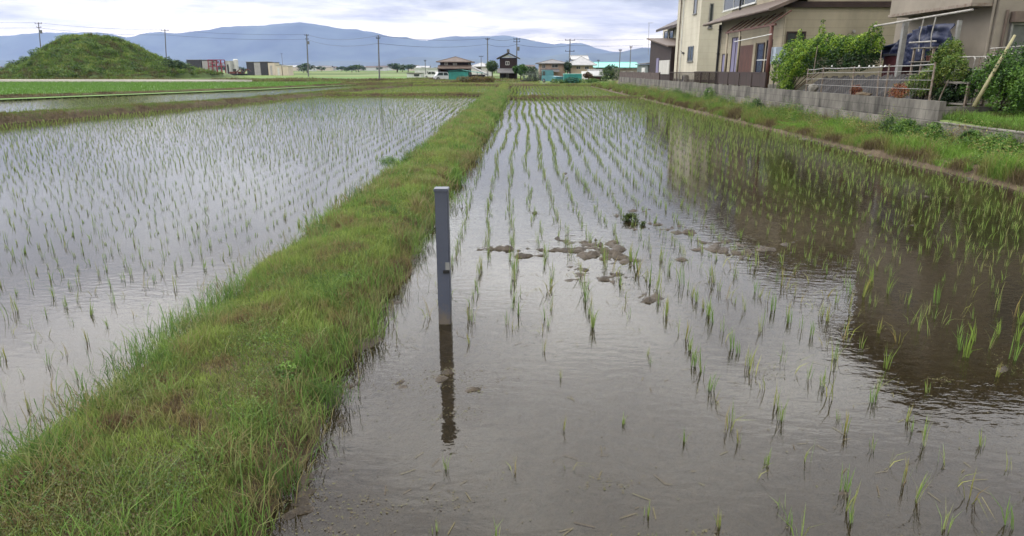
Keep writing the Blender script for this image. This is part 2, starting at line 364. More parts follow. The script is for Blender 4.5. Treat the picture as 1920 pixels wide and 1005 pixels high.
# mud bed of the right paddy, with bars that break the surface
BUMPS = []
def bump_px(px, py, sx, sy, h): p = PZ(px, py); BUMPS.append((p.x, p.y, sx, sy, h))
for a in ((1130, 470, .35, .55, .055), (1100, 520, .22, .3, .05), (1185, 520, .25, .35, .045), (1230, 560, .25, .3, .03), (1060, 450, .2, .5, .035), (990, 468, .55, .10, .05), (880, 466, .5, .09, .045),
          (1010, 480, .2, .08, .04), (790, 440, .18, .6, .05), (770, 480, .2, .4, .05), (752, 722, .17, .11, .052), (748, 640, .10, .12, .045), (830, 715, .10, .10, .045), (845, 780, .1, .06, .04),
          (842, 940, .13, .06, .05), (690, 950, .10, .05, .045), (620, 990, .16, .07, .05), (1140, 908, .09, .04, .04), (1340, 470, .5, .35, .03), (1440, 460, .8, .3, .04), (1300, 430, .5, .4, .04), (1200, 400, .3, .8, .02), (1010, 340, .2, 1.4, .03), (1060, 330, .2, 1.2, .035),
          (560, 930, .10, .25, .04), (600, 850, .12, .3, .04), (640, 740, .12, .3, .045), (690, 640, .13, .3, .045), (730, 570, .12, .3, .045), (1600, 600, .25, .2, .03), (1500, 560, .2, .2, .03), (1900, 670, .3, .2, .03)):
    bump_px(*a)
_r = random.Random(5)
for _ in range(70): BUMPS.append((_r.uniform(-1, 7), 2.3+_r.random()**1.3*9, _r.uniform(.03, .14), _r.uniform(.03, .10), _r.uniform(.025, .046)))
def mudz(x, y):
    z = -.060+.022*(fbm(x*1.1, y*.7, 3, 4)-.5)*2
    for bx, by, sx, sy, h in BUMPS: z = z+h*1.22*np.exp(-((x-bx)/sx)**2-((y-by)/sy)**2)
    z = z+.085*(fbm(x*6, y*6, 11, 3)-.5)+.045*(vn(x*13, y*13, 4)-.5)+.055*(vn(x*27, y*27, 14)-.5)
    z = z+.05*np.clip((y-8)/3, 0, 1)*np.clip((x-8.0)/.6, 0, 1)
    return z
patch('paddy_mud', np.arange(XR0-.3, XR1+.4, .035), np.concatenate([np.arange(1.8, 12, .035), np.arange(12, 22, .09)]), mudz, M_mud)
patch('paddy_mud', np.arange(XR0-.3, XR1+.4, .12), np.arange(21.95, 84.6, .4), lambda x, y: mudz(x, y)-.005, M_mud)
patch('paddy_mud', np.arange(XR0-.3, XR1+.4, .12), np.arange(-4, 1.85, .2), lambda x, y: mudz(x, y)-.005, M_mud)
def strip(name, xl, xr, ys, nx, zf, m, kind='structure'):
    t = np.linspace(0, 1, nx)[None]; Y = np.repeat(ys[:, None], nx, 1); X = xl(ys)[:, None]*(1-t)+xr(ys)[:, None]*t
    V = np.stack([X, Y, zf(X, Y)], 2).reshape(-1, 3); ny = len(ys); i = (np.arange(ny-1)[:, None]*nx+np.arange(nx-1)[None]).ravel()
    o = npmesh(name, V, [np.stack([i, i+1, i+1+nx, i+nx], 1)], m, smooth=True); o['kind'] = kind; return o
strip('paddy_mud', lambda y: bankx(y)-.3, lambda y: 0*y+XL1+.4, np.arange(-4, 86, .5), 40, lambda x, y: -.055+.03*(fbm(x*.9, y*.9, 21, 3)-.5), M_mudL)
def watermat():
    m, nt, b = nmat('paddy_water'); nt.nodes.remove(b); L = nt.links
    g = nd(nt, 'ShaderNodeNewGeometry')
    n = nd(nt, 'ShaderNodeTexNoise'); n.inputs['Scale'].default_value = 7; n.inputs['Detail'].default_value = 3; mp = nd(nt, 'ShaderNodeMapping'); mp.inputs['Scale'].default_value = (1, 1.9, 1); mp.inputs['Rotation'].default_value = (0, 0, .35)
    L.new(g.outputs[0], mp.inputs[0]); L.new(mp.outputs[0], n.inputs['Vector'])
    bp = nd(nt, 'ShaderNodeBump'); bp.inputs['Strength'].default_value = .18; bp.inputs['Distance'].default_value = .012; L.new(n.outputs['Fac'], bp.inputs['Height'])
    fr = nd(nt, 'ShaderNodeFresnel'); fr.inputs['IOR'].default_value = 1.38; L.new(bp.outputs[0], fr.inputs['Normal'])
    gl = nd(nt, 'ShaderNodeBsdfGlossy'); gl.inputs['Roughness'].default_value = .02; L.new(bp.outputs[0], gl.inputs['Normal'])
    tr = nd(nt, 'ShaderNodeBsdfTransparent'); tr.inputs['Color'].default_value = (.56, .50, .36, 1)
    # suspended silt in the water
    df = nd(nt, 'ShaderNodeBsdfDiffuse'); df.inputs['Color'].default_value = (.052, .043, .026, 1)
    mx = nd(nt, 'ShaderNodeMixShader'); mx.inputs[0].default_value = .16; L.new(tr.outputs[0], mx.inputs[1]); L.new(df.outputs[0], mx.inputs[2])
    x = nd(nt, 'ShaderNodeMixShader'); L.new(fr.outputs[0], x.inputs[0]); L.new(mx.outputs[0], x.inputs[1]); L.new(gl.outputs[0], x.inputs[2])
    L.new(x.outputs[0], nt.nodes['Material Output'].inputs['Surface']); return m
M_water = watermat()
strip('water', lambda y: 0*y+XR0-.15, lambda y: 0*y+XR1+.3, np.arange(-4, 84.1, 4.), 2, lambda x, y: 0*x, M_water)
strip('water', lambda y: bankx(y)-.15, lambda y: 0*y+XL1+.15, np.arange(-4, 86, 2.), 2, lambda x, y: 0*x, M_water)
strip('paddy_mud', lambda y: bund2x(y)-.1, lambda y: bankx(y)-1.0, np.arange(-4, 84, 2.), 20, lambda x, y: .08+.02*fbm(x, y, 5), M_mudL)
strip('water', lambda y: bund2x(y)-.1, lambda y: bankx(y)-1.0, np.arange(-4, 84, 2.), 2, lambda x, y: .125+0*x, M_water)
# ------------------------------------------------------------------ banks (earth) and their grass
PATH_LEVEE = None
def soil_col(name, pts):
    return
def bankmesh(name, cx, wid, ht, ys, axis='y', z0=-.1, base=0.0, seed=0, m=None, nx=26, rough=.03):
    """raised earth bank: centre line cx(y), width wid(y), height ht(y)"""
    t = np.linspace(-1, 1, nx)[None]; ys = np.asarray(ys, float); Yc = np.repeat(ys[:, None], nx, 1)
    c = cx(ys)[:, None]; w = wid(ys)[:, None]/2; h = ht(ys)[:, None]
    wob = 1+.30*(fbm(ys*.9, ys*0+seed, seed, 3)-.5)[:, None]+.12*(vn(ys*3.5, ys*0+seed, seed+1)-.5)[:, None]
    Xc = c+t*w*wob
    prof = np.clip(1-np.abs(t)**3.2, 0, 1)
    Z = base+z0+(h-z0)*prof+rough*(fbm(Xc*3.5, Yc*3.5, seed+2, 4)-.5)*2*(prof > 0.02)
    if axis == 'y': V = np.stack([Xc, Yc, Z], 2)
    else: V = np.stack([Yc, Xc, Z], 2)
    V = V.reshape(-1, 3); ny = len(ys); i = (np.arange(ny-1)[:, None]*nx+np.arange(nx-1)[None]).ravel()
    o = npmesh(name, V, [np.stack([i, i+1, i+1+nx, i+nx], 1)], m or M_soil, smooth=True); o['kind'] = 'structure'
    return (lambda q, s: (q, s)), Xc, Yc, Z
def surf_pts(X, Y, Z, n, dens=None):
    """random points on a grid surface (area ~ uniform per cell)"""
    ny, nx = X.shape
    A = np.abs((X[1:, 1:]-X[1:, :-1])*(Y[1:, 1:]-Y[:-1, 1:]))
    if dens is not None: A = A*dens((X[1:, 1:]+X[:-1, :-1])/2, (Y[1:, 1:]+Y[:-1, :-1])/2)
    p = (A/A.sum()).ravel(); k = rng.choice(len(p), n, p=p); i = k//(nx-1); j = k % (nx-1); u = rng.random(n); v = rng.random(n)
    def g(Q): return (Q[i, j]*(1-u)*(1-v)+Q[i, j+1]*u*(1-v)+Q[i+1, j]*(1-u)*v+Q[i+1, j+1]*u*v)
    return np.stack([g(X), g(Y), g(Z)], 1)
PAL = np.array([(.10, .07, .038), (.17, .14, .06), (.18, .175, .06), (.145, .17, .05), (.105, .145, .034), (.17, .22, .052)])
def palcol(q, pal=PAL):
    q = np.clip(q, 0, .999)*(len(pal)-1); i = q.astype(int); f = (q-i)[:, None]; return pal[i]*(1-f)+pal[i+1]*f
def turf(P, h0, h1, w, patch=1.2, seed=0, bias=0.0, leanmax=.75, pal=PAL, tall=True):
    q = fbm(P[:, 0]/patch, P[:, 1]/patch*.8, seed, 4); q2 = fbm(P[:, 0]/patch*2.3, P[:, 1]/patch*2.3, seed+7, 3)
    n = len(P); k = np.clip((q-.3)/.4, 0, 1)
    h = (h0+(h1-h0)*k*rng.random(n)**1.5)*rng.uniform(.6, 1.3, n)
    col = palcol((q2-.30)/.38+bias+rng.normal(0, .13, n), pal)*rng.uniform(.75, 1.25, n)[:, None]
    return blades(P, h, w*rng.uniform(.6, 1.4, n), rng.uniform(.05, leanmax, n), col)
levee = lambda y: -1.90+.07*np.clip((y-6)/10, 0, 1)+.08*(fbm(y*.25, y*0, 41, 2)-.5)+0*y
ysl = np.concatenate([np.arange(-3, 14, .07), np.arange(14, 88, .25)])
_, LX, LY, LZ = bankmesh('levee', levee, lambda y: 1.56-.26*np.clip((y-6)/30, 0, 1)+.22*(fbm(y*.6, y*0+3, 17, 3)-.5), lambda y: .19+.05*(fbm(y*.8, y*0, 9, 3)-.5), ysl, seed=4, nx=40)
def lsel(P): return P[P[:, 2] > .015]
def near_w(a, b): return lambda x, y: ((y >= a) & (y < b))*1.0
parts = []
lb = lambda P: np.clip((P[:, 0]+1.42)*-1.5, -.38, .12)     # bare soil along the right water edge
for a, b, n, h0, h1, w in ((1.5, 4.5, 70000, .025, .085, .0035), (4.5, 8, 70000, .03, .10, .004), (8, 15, 65000, .035, .12, .006), (15, 30, 50000, .05, .14, .010), (30, 88, 60000, .06, .16, .02)):
    P = lsel(surf_pts(LX, LY, LZ, n, near_w(a, b))); k = rng.random(len(P)) < np.where(P[:, 0] > -1.32, .45, 1); P = P[k]
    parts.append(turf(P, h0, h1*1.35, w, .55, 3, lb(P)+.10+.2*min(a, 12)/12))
# taller tufts at the edges and in clumps
tu = []
for k in range(1300):
    y = 1.8+60*random.random()**1.7; x = random.choice([-2.60, -2.52, -2.45, -2.35, -1.3, -1.25, -2.2, -2.0, -1.7, -1.45, -1.3])+random.gauss(0, .07)
    x += .28*min(max(y-6, 0)/10, 1) if x < -2.2 else .06*min(y/15, 1); n = random.randint(25, 90); r = random.uniform(.03, .13)*(1+y/80)
    q = rng.normal(0, r, (n, 2)); P = np.stack([x+q[:, 0], y+q[:, 1], np.full(n, .12 if -2.4 < x < -1.4 else .02)], 1)
    g = np.array([(.085, .16, .03), (.12, .19, .04), (.06, .11, .025), (.15, .17, .06), (.16, .14, .06)][k % 5])
    tu.append(blades(P, rng.uniform(.06, .23, n)*(1+y/60), np.full(n, .0045 if y < 8 else .009 if y < 20 else .014), rng.uniform(.1, .9, n), g*rng.uniform(.8, 1.25, (n, 1))))
o = blade_obj('grass', parts+tu); tag(o, 'short mixed grass and weeds covering the long narrow levee between the two paddies', 'grass', kind='stuff')
# broad leaved ground weeds on the levee
P = lsel(surf_pts(LX, LY, LZ, 80000, lambda x, y: (y > 1.5)*(y < 14)*np.clip(fbm(x*1.6, y*1.6, 51, 3)-.4, 0, 1)*np.where(x > -1.4, .3, 1)/(1+y*.2))); P[:, 2] += rng.uniform(.01, .06, len(P))
col = palcol(fbm(P[:, 0]*1.3, P[:, 1]*1.3, 61, 3)*1.3-.05+rng.normal(0, .16, len(P)), np.array([(.10, .055, .035), (.11, .10, .04), (.05, .085, .022), (.07, .13, .025), (.13, .19, .04)]))
V, Q, K = leaves(P, rng.uniform(.0035, .0085, len(P)), col, .5); bl = []
for (px, py, r) in ((595, 430, .16), (625, 445, .14), (575, 455, .12), (265, 945, .10), (300, 965, .08), (40, 915, .12), (90, 895, .10), (540, 690, .10), (505, 640, .12), (690, 395, .15), (760, 330, .2), (430, 760, .08), (730, 300, .2), (240, 800, .08), (650, 520, .12)):
    q = PZ(px, py, .2); bl.append((q.x, q.y, .17, r, r*1.2, r*.55))
V2, Q2, K2 = crown(bl, 16000, .011, [(.035, .08, .014), (.06, .13, .02), (.09, .19, .028), (.13, .22, .04)], .1, 9, .3)
Q = np.concatenate([Q, Q2+len(V)]); V = np.concatenate([V, V2]); K = np.concatenate([K, K2])
o = npmesh('weeds', V, [Q], LEAF, K); tag(o, 'tiny broad leaved weeds carpeting the levee among the grass', 'weeds', kind='stuff')
# dead straw on the levee sides
P = surf_pts(LX, LY, LZ, 22000, lambda x, y: (y > 1.5)*(y < 16)*((x > -1.5)*1.0+.15)/(1+y*.1)); n = len(P)
st = blades(P+np.array([0, 0, .005]), rng.uniform(.02, .05, n), np.full(n, .003), rng.uniform(.8, 1.25, n), palcol(rng.random(n)*.3)*rng.uniform(.6, 1.5, n)[:, None])
o = blade_obj('straw', [st]); tag(o, 'brown rotting straw and roots along the bare right side of the levee', 'straw', kind='stuff')
# cross bunds
yr = np.arange(XR0-.1, XR1+1.4, .2)
_, a1, b1, c1 = bankmesh('bund', lambda x: 49.3+0*x, lambda x: .7+0*x, lambda x: .16+0*x, yr, axis='x', seed=8, nx=12)
_, a2, b2, c2 = bankmesh('bund', lambda x: 84.3+0*x, lambda x: 1.6+0*x, lambda x: .28+0*x, np.arange(-13, 12, .4), axis='x', seed=9, nx=12)
_, a3, b3, c3 = bankmesh('bund', lambda x: 54.3+0*x, lambda x: .8+0*x, lambda x: .18+0*x, np.arange(-15.6, XL1+.3, .2), axis='x', seed=10, nx=12)
# left bank (drop between upper and lower paddies) and second bund
ysb = np.arange(-3, 87, .25)
_, BX, BY, BZ = bankmesh('bank', lambda y: bankx(y)-.55, lambda y: 1.55+0*y, lambda y: np.interp(y, [0, 26, 36, 44, 60, 88], [.42, .33, .28, .24, .24, .3]), ysb, seed=12, nx=24, rough=.04)
_, B2X, B2Y, B2Z = bankmesh('bank', lambda y: bund2x(y)-.3, lambda y: 1.4+0*y, lambda y: .34+0*y, np.arange(5, 86, .4), seed=13, nx=14)
_, a4, b4, c4 = bankmesh('bund', lambda x: 85+0*x, lambda x: 1.6+0*x, lambda x: .5+0*x, np.arange(-22, -11.5, .3), axis='x', seed=15, nx=12)
DRY = np.array([(.065, .048, .025), (.10, .080, .035), (.13, .115, .042), (.12, .14, .04), (.10, .15, .035)])
P = surf_pts(BX, BY, BZ, 90000, lambda x, y: (y > 12)*1.0/(1+y*.03)); P = P[P[:, 2] > .03]
bk = turf(P, .03, .16, .012, 1.6, 23, np.where(P[:, 2] > .22, .3, .02), pal=DRY)
Pl = surf_pts(BX, BY, BZ, 12000, lambda x, y: (y > 12)*1.0); Pl = Pl[Pl[:, 2] > .15]
bk2 = turf(Pl, .1, .25, .014, 1.6, 24, .3, pal=DRY)
o = blade_obj('grass', [bk, bk2]); tag(o, 'brownish green grass on the stepped earth bank left of the big flooded paddy', 'grass', kind='stuff')
P = surf_pts(B2X, B2Y, B2Z, 30000, lambda x, y: (y > 20)*1.0); P = P[P[:, 2] > .1]
pp = [turf(P, .04, .18, .03, 3, 33, -.05, pal=DRY)]
def swap(X, Y, Z, n):
    P = surf_pts(X, Y, Z, n)[:, [1, 0, 2]]
    return P[P[:, 2] > .01]
for (a, b, c, n, bi) in ((a1, b1, c1, 6000, -.1), (a2, b2, c2, 26000, .25), (a3, b3, c3, 8000, 0), (a4, b4, c4, 9000, .2)):
    P = swap(a, b, c, n); pp.append(turf(P, .05, .2, .025, 2, 35, bi))
o = blade_obj('grass', pp); tag(o, 'thin strips of dry and green grass along the far field bunds', 'grass', kind='stuff')
# right bank between paddy and wall
xb = lambda y: 0*y+XR1-.1
_, RX, RY, RZ = bankmesh('bank', lambda y: 0*y+9.15, lambda y: 1.3+0*y, lambda y: .22+.1*(fbm(y*.5, y*0, 71, 3)-.5), np.arange(-3, 86, .2), seed=18, nx=20, rough=.06)
ysr = np.arange(-3, 84, .3)
strip('bank', lambda y: 9.3+0*y, lambda y: 10.52+0*y, ysr, 12, lambda x, y: .10+(x-9.3)*.22+.08*(fbm(x*1.5, y*1.5, 77, 4)-.5), M_soil)
def rbz(x, y): return np.maximum(.22*np.clip(1-np.abs((x-9.15)/.65)**3.2, 0, 1), .08+(x-9.3)*.22)
n = 260000; y = 4+81*rng.random(n)**1.6; x = rng.uniform(8.6, 10.48, n); P = np.stack([x, y, rbz(x, y)-.02], 1)
RB = np.array([(.085, .065, .03), (.15, .14, .05), (.14, .155, .04), (.11, .16, .03), (.075, .15, .02), (.12, .21, .03)])
keep = fbm(x*1.1, y*.8, 88, 3)+np.where(x < 8.9, .03, .2) > .33; P = P[keep]
sc = 1+P[:, 1]/40
r1 = turf(P, .08, .5, .010, 1.1, 81, np.where(P[:, 0] < 8.85, -.25, .1), pal=RB, leanmax=.9)
o = blade_obj('grass', [r1]); tag(o, 'rank green and straw coloured grass on the bank below the garden wall', 'grass', kind='stuff')
# leafy weeds
blb = []
for k in range(560):
    y = 5+74*random.random()**1.5; x = random.choice([random.uniform(9.0, 10.4), random.uniform(10.0, 10.45)]); r = random.uniform(.10, .36); blb.append((x, y, rbz(x, y)+r*.7, r, r*1.3, r*random.uniform(.7, 1.5)))
V, Q, K = crown(blb, 170000, .021, [(.03, .075, .012), (.06, .13, .02), (.10, .19, .025), (.18, .22, .045), (.20, .15, .06)], .5, 3, .3)
o = npmesh('weeds', V, [Q], LEAF, K); tag(o, 'leafy weed clumps growing against the foot of the block wall', 'weeds', kind='stuff')
# ------------------------------------------------------------------ rice seedlings
def plant(P, nb, h, w, spread, base_r):
    """n plants -> blades. P (n,3), h (n,)"""
    n = len(P); Pk = np.repeat(P, nb, 0)+np.concatenate([rng.normal(0, base_r, (n*nb, 2)), np.zeros((n*nb, 1))], 1)
    hh = np.repeat(h, nb)*rng.uniform(.55, 1.1, n*nb)
    g = np.array([(.13, .20, .035), (.17, .23, .06), (.095, .15, .03), (.19, .20, .07)])[rng.integers(0, 4, n*nb)]*rng.uniform(.8, 1.15, (n*nb, 1))
    return blades(Pk, hh, w*rng.uniform(.7, 1.3, n*nb), np.abs(rng.normal(0, spread, n*nb)), g)
def lattice(x0, x1, y0, y1, dx, dy, jx=.018, jy=.03, xf=None):
    gx = np.arange(x0, x1, dx); gy = np.arange(y0, y1, dy); X, Y = np.meshgrid(gx, gy); ph = _h(np.arange(len(gx)), np.zeros(len(gx)), 3)*dy*.4
    Y = Y+ph[None]; wob = .07*np.sin(Y*.33+X*.4)+.03*np.sin(Y*1.1+X*1.3)
    X = X+wob+rng.normal(0, jx, X.shape); Y = Y+rng.normal(0, jy, Y.shape)
    return np.stack([X.ravel(), Y.ravel(), np.full(X.size, -.03)], 1)
def inview(P, m=1.08):
    Mi = np.array(CM.transposed()); d = (P-np.array([0, 0, CH]))@Mi.T; z = -d[:, 2]; return (z > .5) & (np.abs(d[:, 0]/z) < m*960/F) & (d[:, 1]/z > -m*502.5/F)
def hgt(P): return rng.uniform(.10, .19, len(P))*(.75+.5*fbm(P[:, 0]*.4, P[:, 1]*.3, 5, 2))
PR = lattice(-.78, 8.5, 2.2, 48.8, .33, .17, .03, .04); u = rng.random(len(PR))
dens = np.full(len(PR), .93)
sparse = (PR[:, 0] < 1.15) & (PR[:, 1] < 4.9); dens[sparse] = .34
nearr = (PR[:, 1] < 5.6) & ~sparse; dens[nearr] = .9
dens[(PR[:, 0] < -.45) & (PR[:, 1] < 5.5)] = .3
dens *= np.where(fbm(PR[:, 0]*.7, PR[:, 1]*.5, 91, 3) < .36, .45, 1)
PR = PR[(u < dens)]
PLf = lattice(-21.5, -2.75, 2.0, 53.8, .33, .20); PLf = PLf[(PLf[:, 0] > bankx(PLf[:, 1])+.25) & (rng.random(len(PLf)) < .93)]
hR = hgt(PR); hL = hgt(PLf)*.92; hR[(PR[:, 0] < 1.2) & (PR[:, 1] < 5)] *= .7
vR = inview(PR); vL = inview(PLf); PR = PR[vR | (PR[:, 1] < 4)]; hR = hR[:0] if False else hR[vR | (vR*0 > 1)] if False else None
hR = hgt(PR)*1.12; hR[(PR[:, 0] < 1.2) & (PR[:, 1] < 5)] *= .72; hR[(PR[:, 0] > 1.2) & (PR[:, 1] < 7)] *= 1.25; hR[(PR[:, 0] > 4.5) & (PR[:, 1] > 7)] *= 1.15
PLf = PLf[inview(PLf, 1.3)]; hL = hgt(PLf)*.92
PX2 = lattice(4.2, 8.5, 6.5, 40, .33, .19); PX2[:, 1] += .1; PX2[:, 0] += .12; PX2 = PX2[rng.random(len(PX2)) < np.clip((PX2[:, 0]-4.6)/6, 0, .5)]
PR = np.concatenate([PR, PX2]); hR = np.concatenate([hR, hgt(PX2)*.95])
# the 300 that show largest: individual things made from a few prototypes
dist = lambda P: np.hypot(P[:, 0], P[:, 1])
allP = np.concatenate([PR, PLf]); side = np.concatenate([np.zeros(len(PR)), np.ones(len(PLf))]); allh = np.concatenate([hR, hL])
vis = inview(allP, 1.0); order = np.argsort(np.where(vis, dist(allP), 1e9)); top = order[:300]; rest = np.setdiff1d(np.arange(len(allP)), top)
protos = []
for k in range(10):
    nb = [5, 7, 9, 6, 4, 8, 10, 5, 7, 3][k]
    v, q, t, c = plant(np.array([[0, 0, 0.0]]), nb, np.array([.17]), .0042, [.2, .3, .25, .7, .35, .22, .3, .9, .2, .5][k], .009); c = c*np.array([(1, 1, 1), (1.2, 1, .9), (.85, .95, 1), (1.3, .95, .9), (1, 1, 1), (.8, .9, .9), (1.1, 1.05, 1), (1.3, .85, .8), (1, 1, 1), (1.4, 1.05, 1)][k])
    o = blade_obj('rice_seedling', [(v, q, t, c)]); protos.append(o)
LBL = ('young rice seedling standing in the flooded paddy right of the levee', 'young rice seedling standing in the flooded paddy left of the levee')
GRP = ('rice seedlings in the right paddy', 'rice seedlings in the left paddy')
for j, i in enumerate(top):
    o = protos[j] if j < len(protos) else protos[random.randrange(10)].copy()
    if j >= len(protos): C.objects.link(o)
    s = allh[i]/.16; o.location = allP[i]; o.rotation_euler = (random.gauss(0, .07), random.gauss(0, .07), random.uniform(0, 6.28)); o.scale = (s, s, s)
    k = int(side[i]); tag(o, LBL[k], 'rice seedling', GRP[k])
rp = allP[rest]; rh = allh[rest]; rd = dist(rp); ps = []
for a, b, nb, w in ((0, 9, 6, .0045), (9, 16, 5, .006), (16, 28, 4, .009), (28, 100, 3, .014)):
    k = (rd >= a) & (rd < b)
    if k.any(): ps.append(plant(rp[k], nb, rh[k], w, .26, .011))
# second block, upper left field
P2 = lattice(-.8, 8.4, 50.2, 83.2, .33, .22); P3 = lattice(-14.6, -2.9, 55.2, 83.5, .33, .22); P3 = P3[P3[:, 0] > bankx(P3[:, 1])+.3]
for Pq in (P2, P3): ps.append(plant(Pq, 3, rng.uniform(.13, .24, len(Pq)), .02, .25, .03))
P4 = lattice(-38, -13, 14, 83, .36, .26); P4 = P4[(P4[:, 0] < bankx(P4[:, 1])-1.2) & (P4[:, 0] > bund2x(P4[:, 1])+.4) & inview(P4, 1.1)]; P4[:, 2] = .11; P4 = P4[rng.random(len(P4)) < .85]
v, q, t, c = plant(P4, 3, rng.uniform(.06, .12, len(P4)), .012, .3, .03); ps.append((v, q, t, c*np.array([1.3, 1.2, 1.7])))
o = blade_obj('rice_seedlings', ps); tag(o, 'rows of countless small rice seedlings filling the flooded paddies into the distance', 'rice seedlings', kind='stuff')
# floating scraps on the water of the right paddy
cx = []
for bx, by, sx, sy, h in BUMPS:
    m = int(60+420*min(sx*sy, .3)/.3); cx.append(np.stack([bx+rng.normal(0, sx*.9, m), by+rng.normal(0, sy*.9, m), np.full(m, .003)], 1))
m = 2600; cx.append(np.stack([rng.uniform(-1, 8.3, m), 2+18*rng.random(m)**1.6, np.full(m, .003)], 1))
P = np.concatenate(cx); P[:, 2] = np.maximum(mudz(P[:, 0], P[:, 1]), .0)+.004; P = P[(P[:, 0] > XR0) & (P[:, 0] < XR1)]
V, Q, K = leaves(P, rng.uniform(.003, .009, len(P)), palcol(rng.random(len(P))*.5)*.7, 3.5)
o = npmesh('floating_debris', V, [Q], LEAF, K); tag(o, 'specks of straw and dead leaf floating on the right paddy', 'debris', kind='stuff')
n = 1500; P = np.stack([rng.uniform(-1.05, 8.2, n), 2+20*rng.random(n)**1.5, np.full(n, .004)], 1)
k = fbm(P[:, 0]*1.4, P[:, 1]*1.1, 44, 3) > .47; P = P[k]; n = len(P); az = rng.uniform(0, 6.28, n); ln = rng.uniform(.02, .10, n)[:, None]; wd = .0018
d = np.stack([np.cos(az), np.sin(az), 0*az], 1); s_ = np.stack([-np.sin(az), np.cos(az), 0*az], 1)*wd
V = np.stack([P-s_, P+s_, P+d*ln+s_, P+d*ln-s_], 1).reshape(-1, 3); Q = np.arange(n)[:, None]*4+np.array([[0, 1, 2, 3]])
o = npmesh('straw', V, [Q], LEAF, np.repeat(palcol(rng.random(n)*.3)*.9, 4, 0)); tag(o, 'short bits of dead straw drifting on the right paddy', 'straw', kind='stuff')
# green algae clump and mud clods
for (px, py, r, nm, lb_, ct) in ((1182, 411, .085, 'algae_clump', 'round dark green algae clump sitting on the water among the right rows', 'algae'),):
    p = PZ(px, py, .02); t = crown_obj('algae_clump', ([(p.x, p.y, .04, r*1.3, r, r*.8), (p.x+.1, p.y-.25, .02, r*.7, r, r*.4)], 2600, .012, [(.02, .035, .01), (.045, .07, .012), (.07, .1, .02)], .06, 4, .2), None, (p.x, p.y, 0)); tag(t, lb_, ct)
# ------------------------------------------------------------------ level sensor post
p = PZ(835.5, 604, 0); w = 26*p.y/F*.5*.95
t = thing('water_level_post', (p.x, p.y, 0), 'upright square grey blue post standing in the paddy right beside the levee', 'post')
ztop = PY(835, 357, p.y-w).z
mb = MB(); mb.box(p.x-w, p.x+w, p.y-w, p.y+w, -.1, ztop); mb.build('post', M_post, t, bevel=.006)
nt = M_post.node_tree; b = nt.nodes['Principled BSDF']; src = b.inputs['Base Color'].links[0].from_socket
g = nd(nt, 'ShaderNodeNewGeometry'); sx_ = nd(nt, 'ShaderNodeSeparateXYZ'); nt.links.new(g.outputs[0], sx_.inputs[0])
n = nd(nt, 'ShaderNodeTexNoise'); n.inputs['Scale'].default_value = 22; n.inputs['Detail'].default_value = 6; nt.links.new(g.outputs[0], n.inputs['Vector'])
a1_ = nd(nt, 'ShaderNodeMath', operation='MULTIPLY_ADD'); nt.links.new(n.outputs[0], a1_.inputs[0]); a1_.inputs[1].default_value = .38; nt.links.new(sx_.outputs[2], a1_.inputs[2])
r_ = nd(nt, 'ShaderNodeMapRange'); nt.links.new(a1_.outputs[0], r_.inputs[0]); r_.inputs[1].default_value = .22; r_.inputs[2].default_value = .36; r_.inputs[3].default_value = .85; r_.inputs[4].default_value = 0
n2 = nd(nt, 'ShaderNodeTexNoise'); n2.inputs['Scale'].default_value = 70; n2.inputs['Detail'].default_value = 3; nt.links.new(g.outputs[0], n2.inputs['Vector'])
r2_ = nd(nt, 'ShaderNodeMapRange'); nt.links.new(n2.outputs[0], r2_.inputs[0]); r2_.inputs[1].default_value = .66; r2_.inputs[2].default_value = .70; r2_.inputs[4].default_value = .5
m_ = nd(nt, 'ShaderNodeMath', operation='MAXIMUM'); nt.links.new(r_.outputs[0], m_.inputs[0]); nt.links.new(r2_.outputs[0], m_.inputs[1])
mm = nd(nt, 'ShaderNodeMix', data_type='RGBA'); nt.links.new(m_.outputs[0], mm.inputs[0]); nt.links.new(src, mm.inputs[6]); mm.inputs[7].default_value = (.10, .082, .06, 1); nt.links.new(mm.outputs[2], b.inputs['Base Color'])
mb = MB(); mb.box(p.x-w-.006, p.x+w+.006, p.y-w-.006, p.y+w+.006, ztop-.012, ztop+.012); mb.build('cap', M_post, t, bevel=.004)
q = PY(836, 492, p.y-w); q2 = PY(842, 506, p.y-w)
mb = MB(); mb.box(q.x-.004, q2.x+.006, p.y-w-.004, p.y-w, q2.z, q.z); mb.build('sticker', mat('grey_sticker', (.2, .2, .19), None, 6, .5), t)
q = PY(831, 506, p.y-w); q2 = PY(842, 512, p.y-w)
mb = MB(); mb.box(q.x, q2.x+.006, p.y-w-.012, p.y-w, q2.z, q.z-.003); mb.build('bracket', M_black, t)
# ------------------------------------------------------------------ retaining walls
yc = PX(1762, 200, WX).y
ye = 74.0
t = thing('block_wall', (WX, (yc+ye)/2, 0), 'long weathered concrete block wall running along the right side of the paddy', 'wall')
mb = MB(); mb.box(WX, WX+.15, yc, ye, .73, 1.23); mb.build('block_courses', M_block, t)
mb = MB(); mb.box(WX-.05, WX+.2, yc+.002, ye, -.1, .728); mb.build('footing', M_conc, t)
mb = MB(); mb.box(WX+.001, WX+4, yc+.003, yc+.14, .73, 1.1); mb.build('return_wall', M_block, t)
t = thing('concrete_wall', (WX, 8, 0), 'low bare concrete retaining wall below the grassy garden at far right', 'wall')
mb = MB(); mb.box(WX-.08, WX+.12, -3, yc-.002, -.1, .72); mb.build('wall', M_conc, t)
mb = MB(); mb.box(WX-.10, WX+.14, -3, yc-.004, .722, .745); mb.build('coping', M_conc, t)
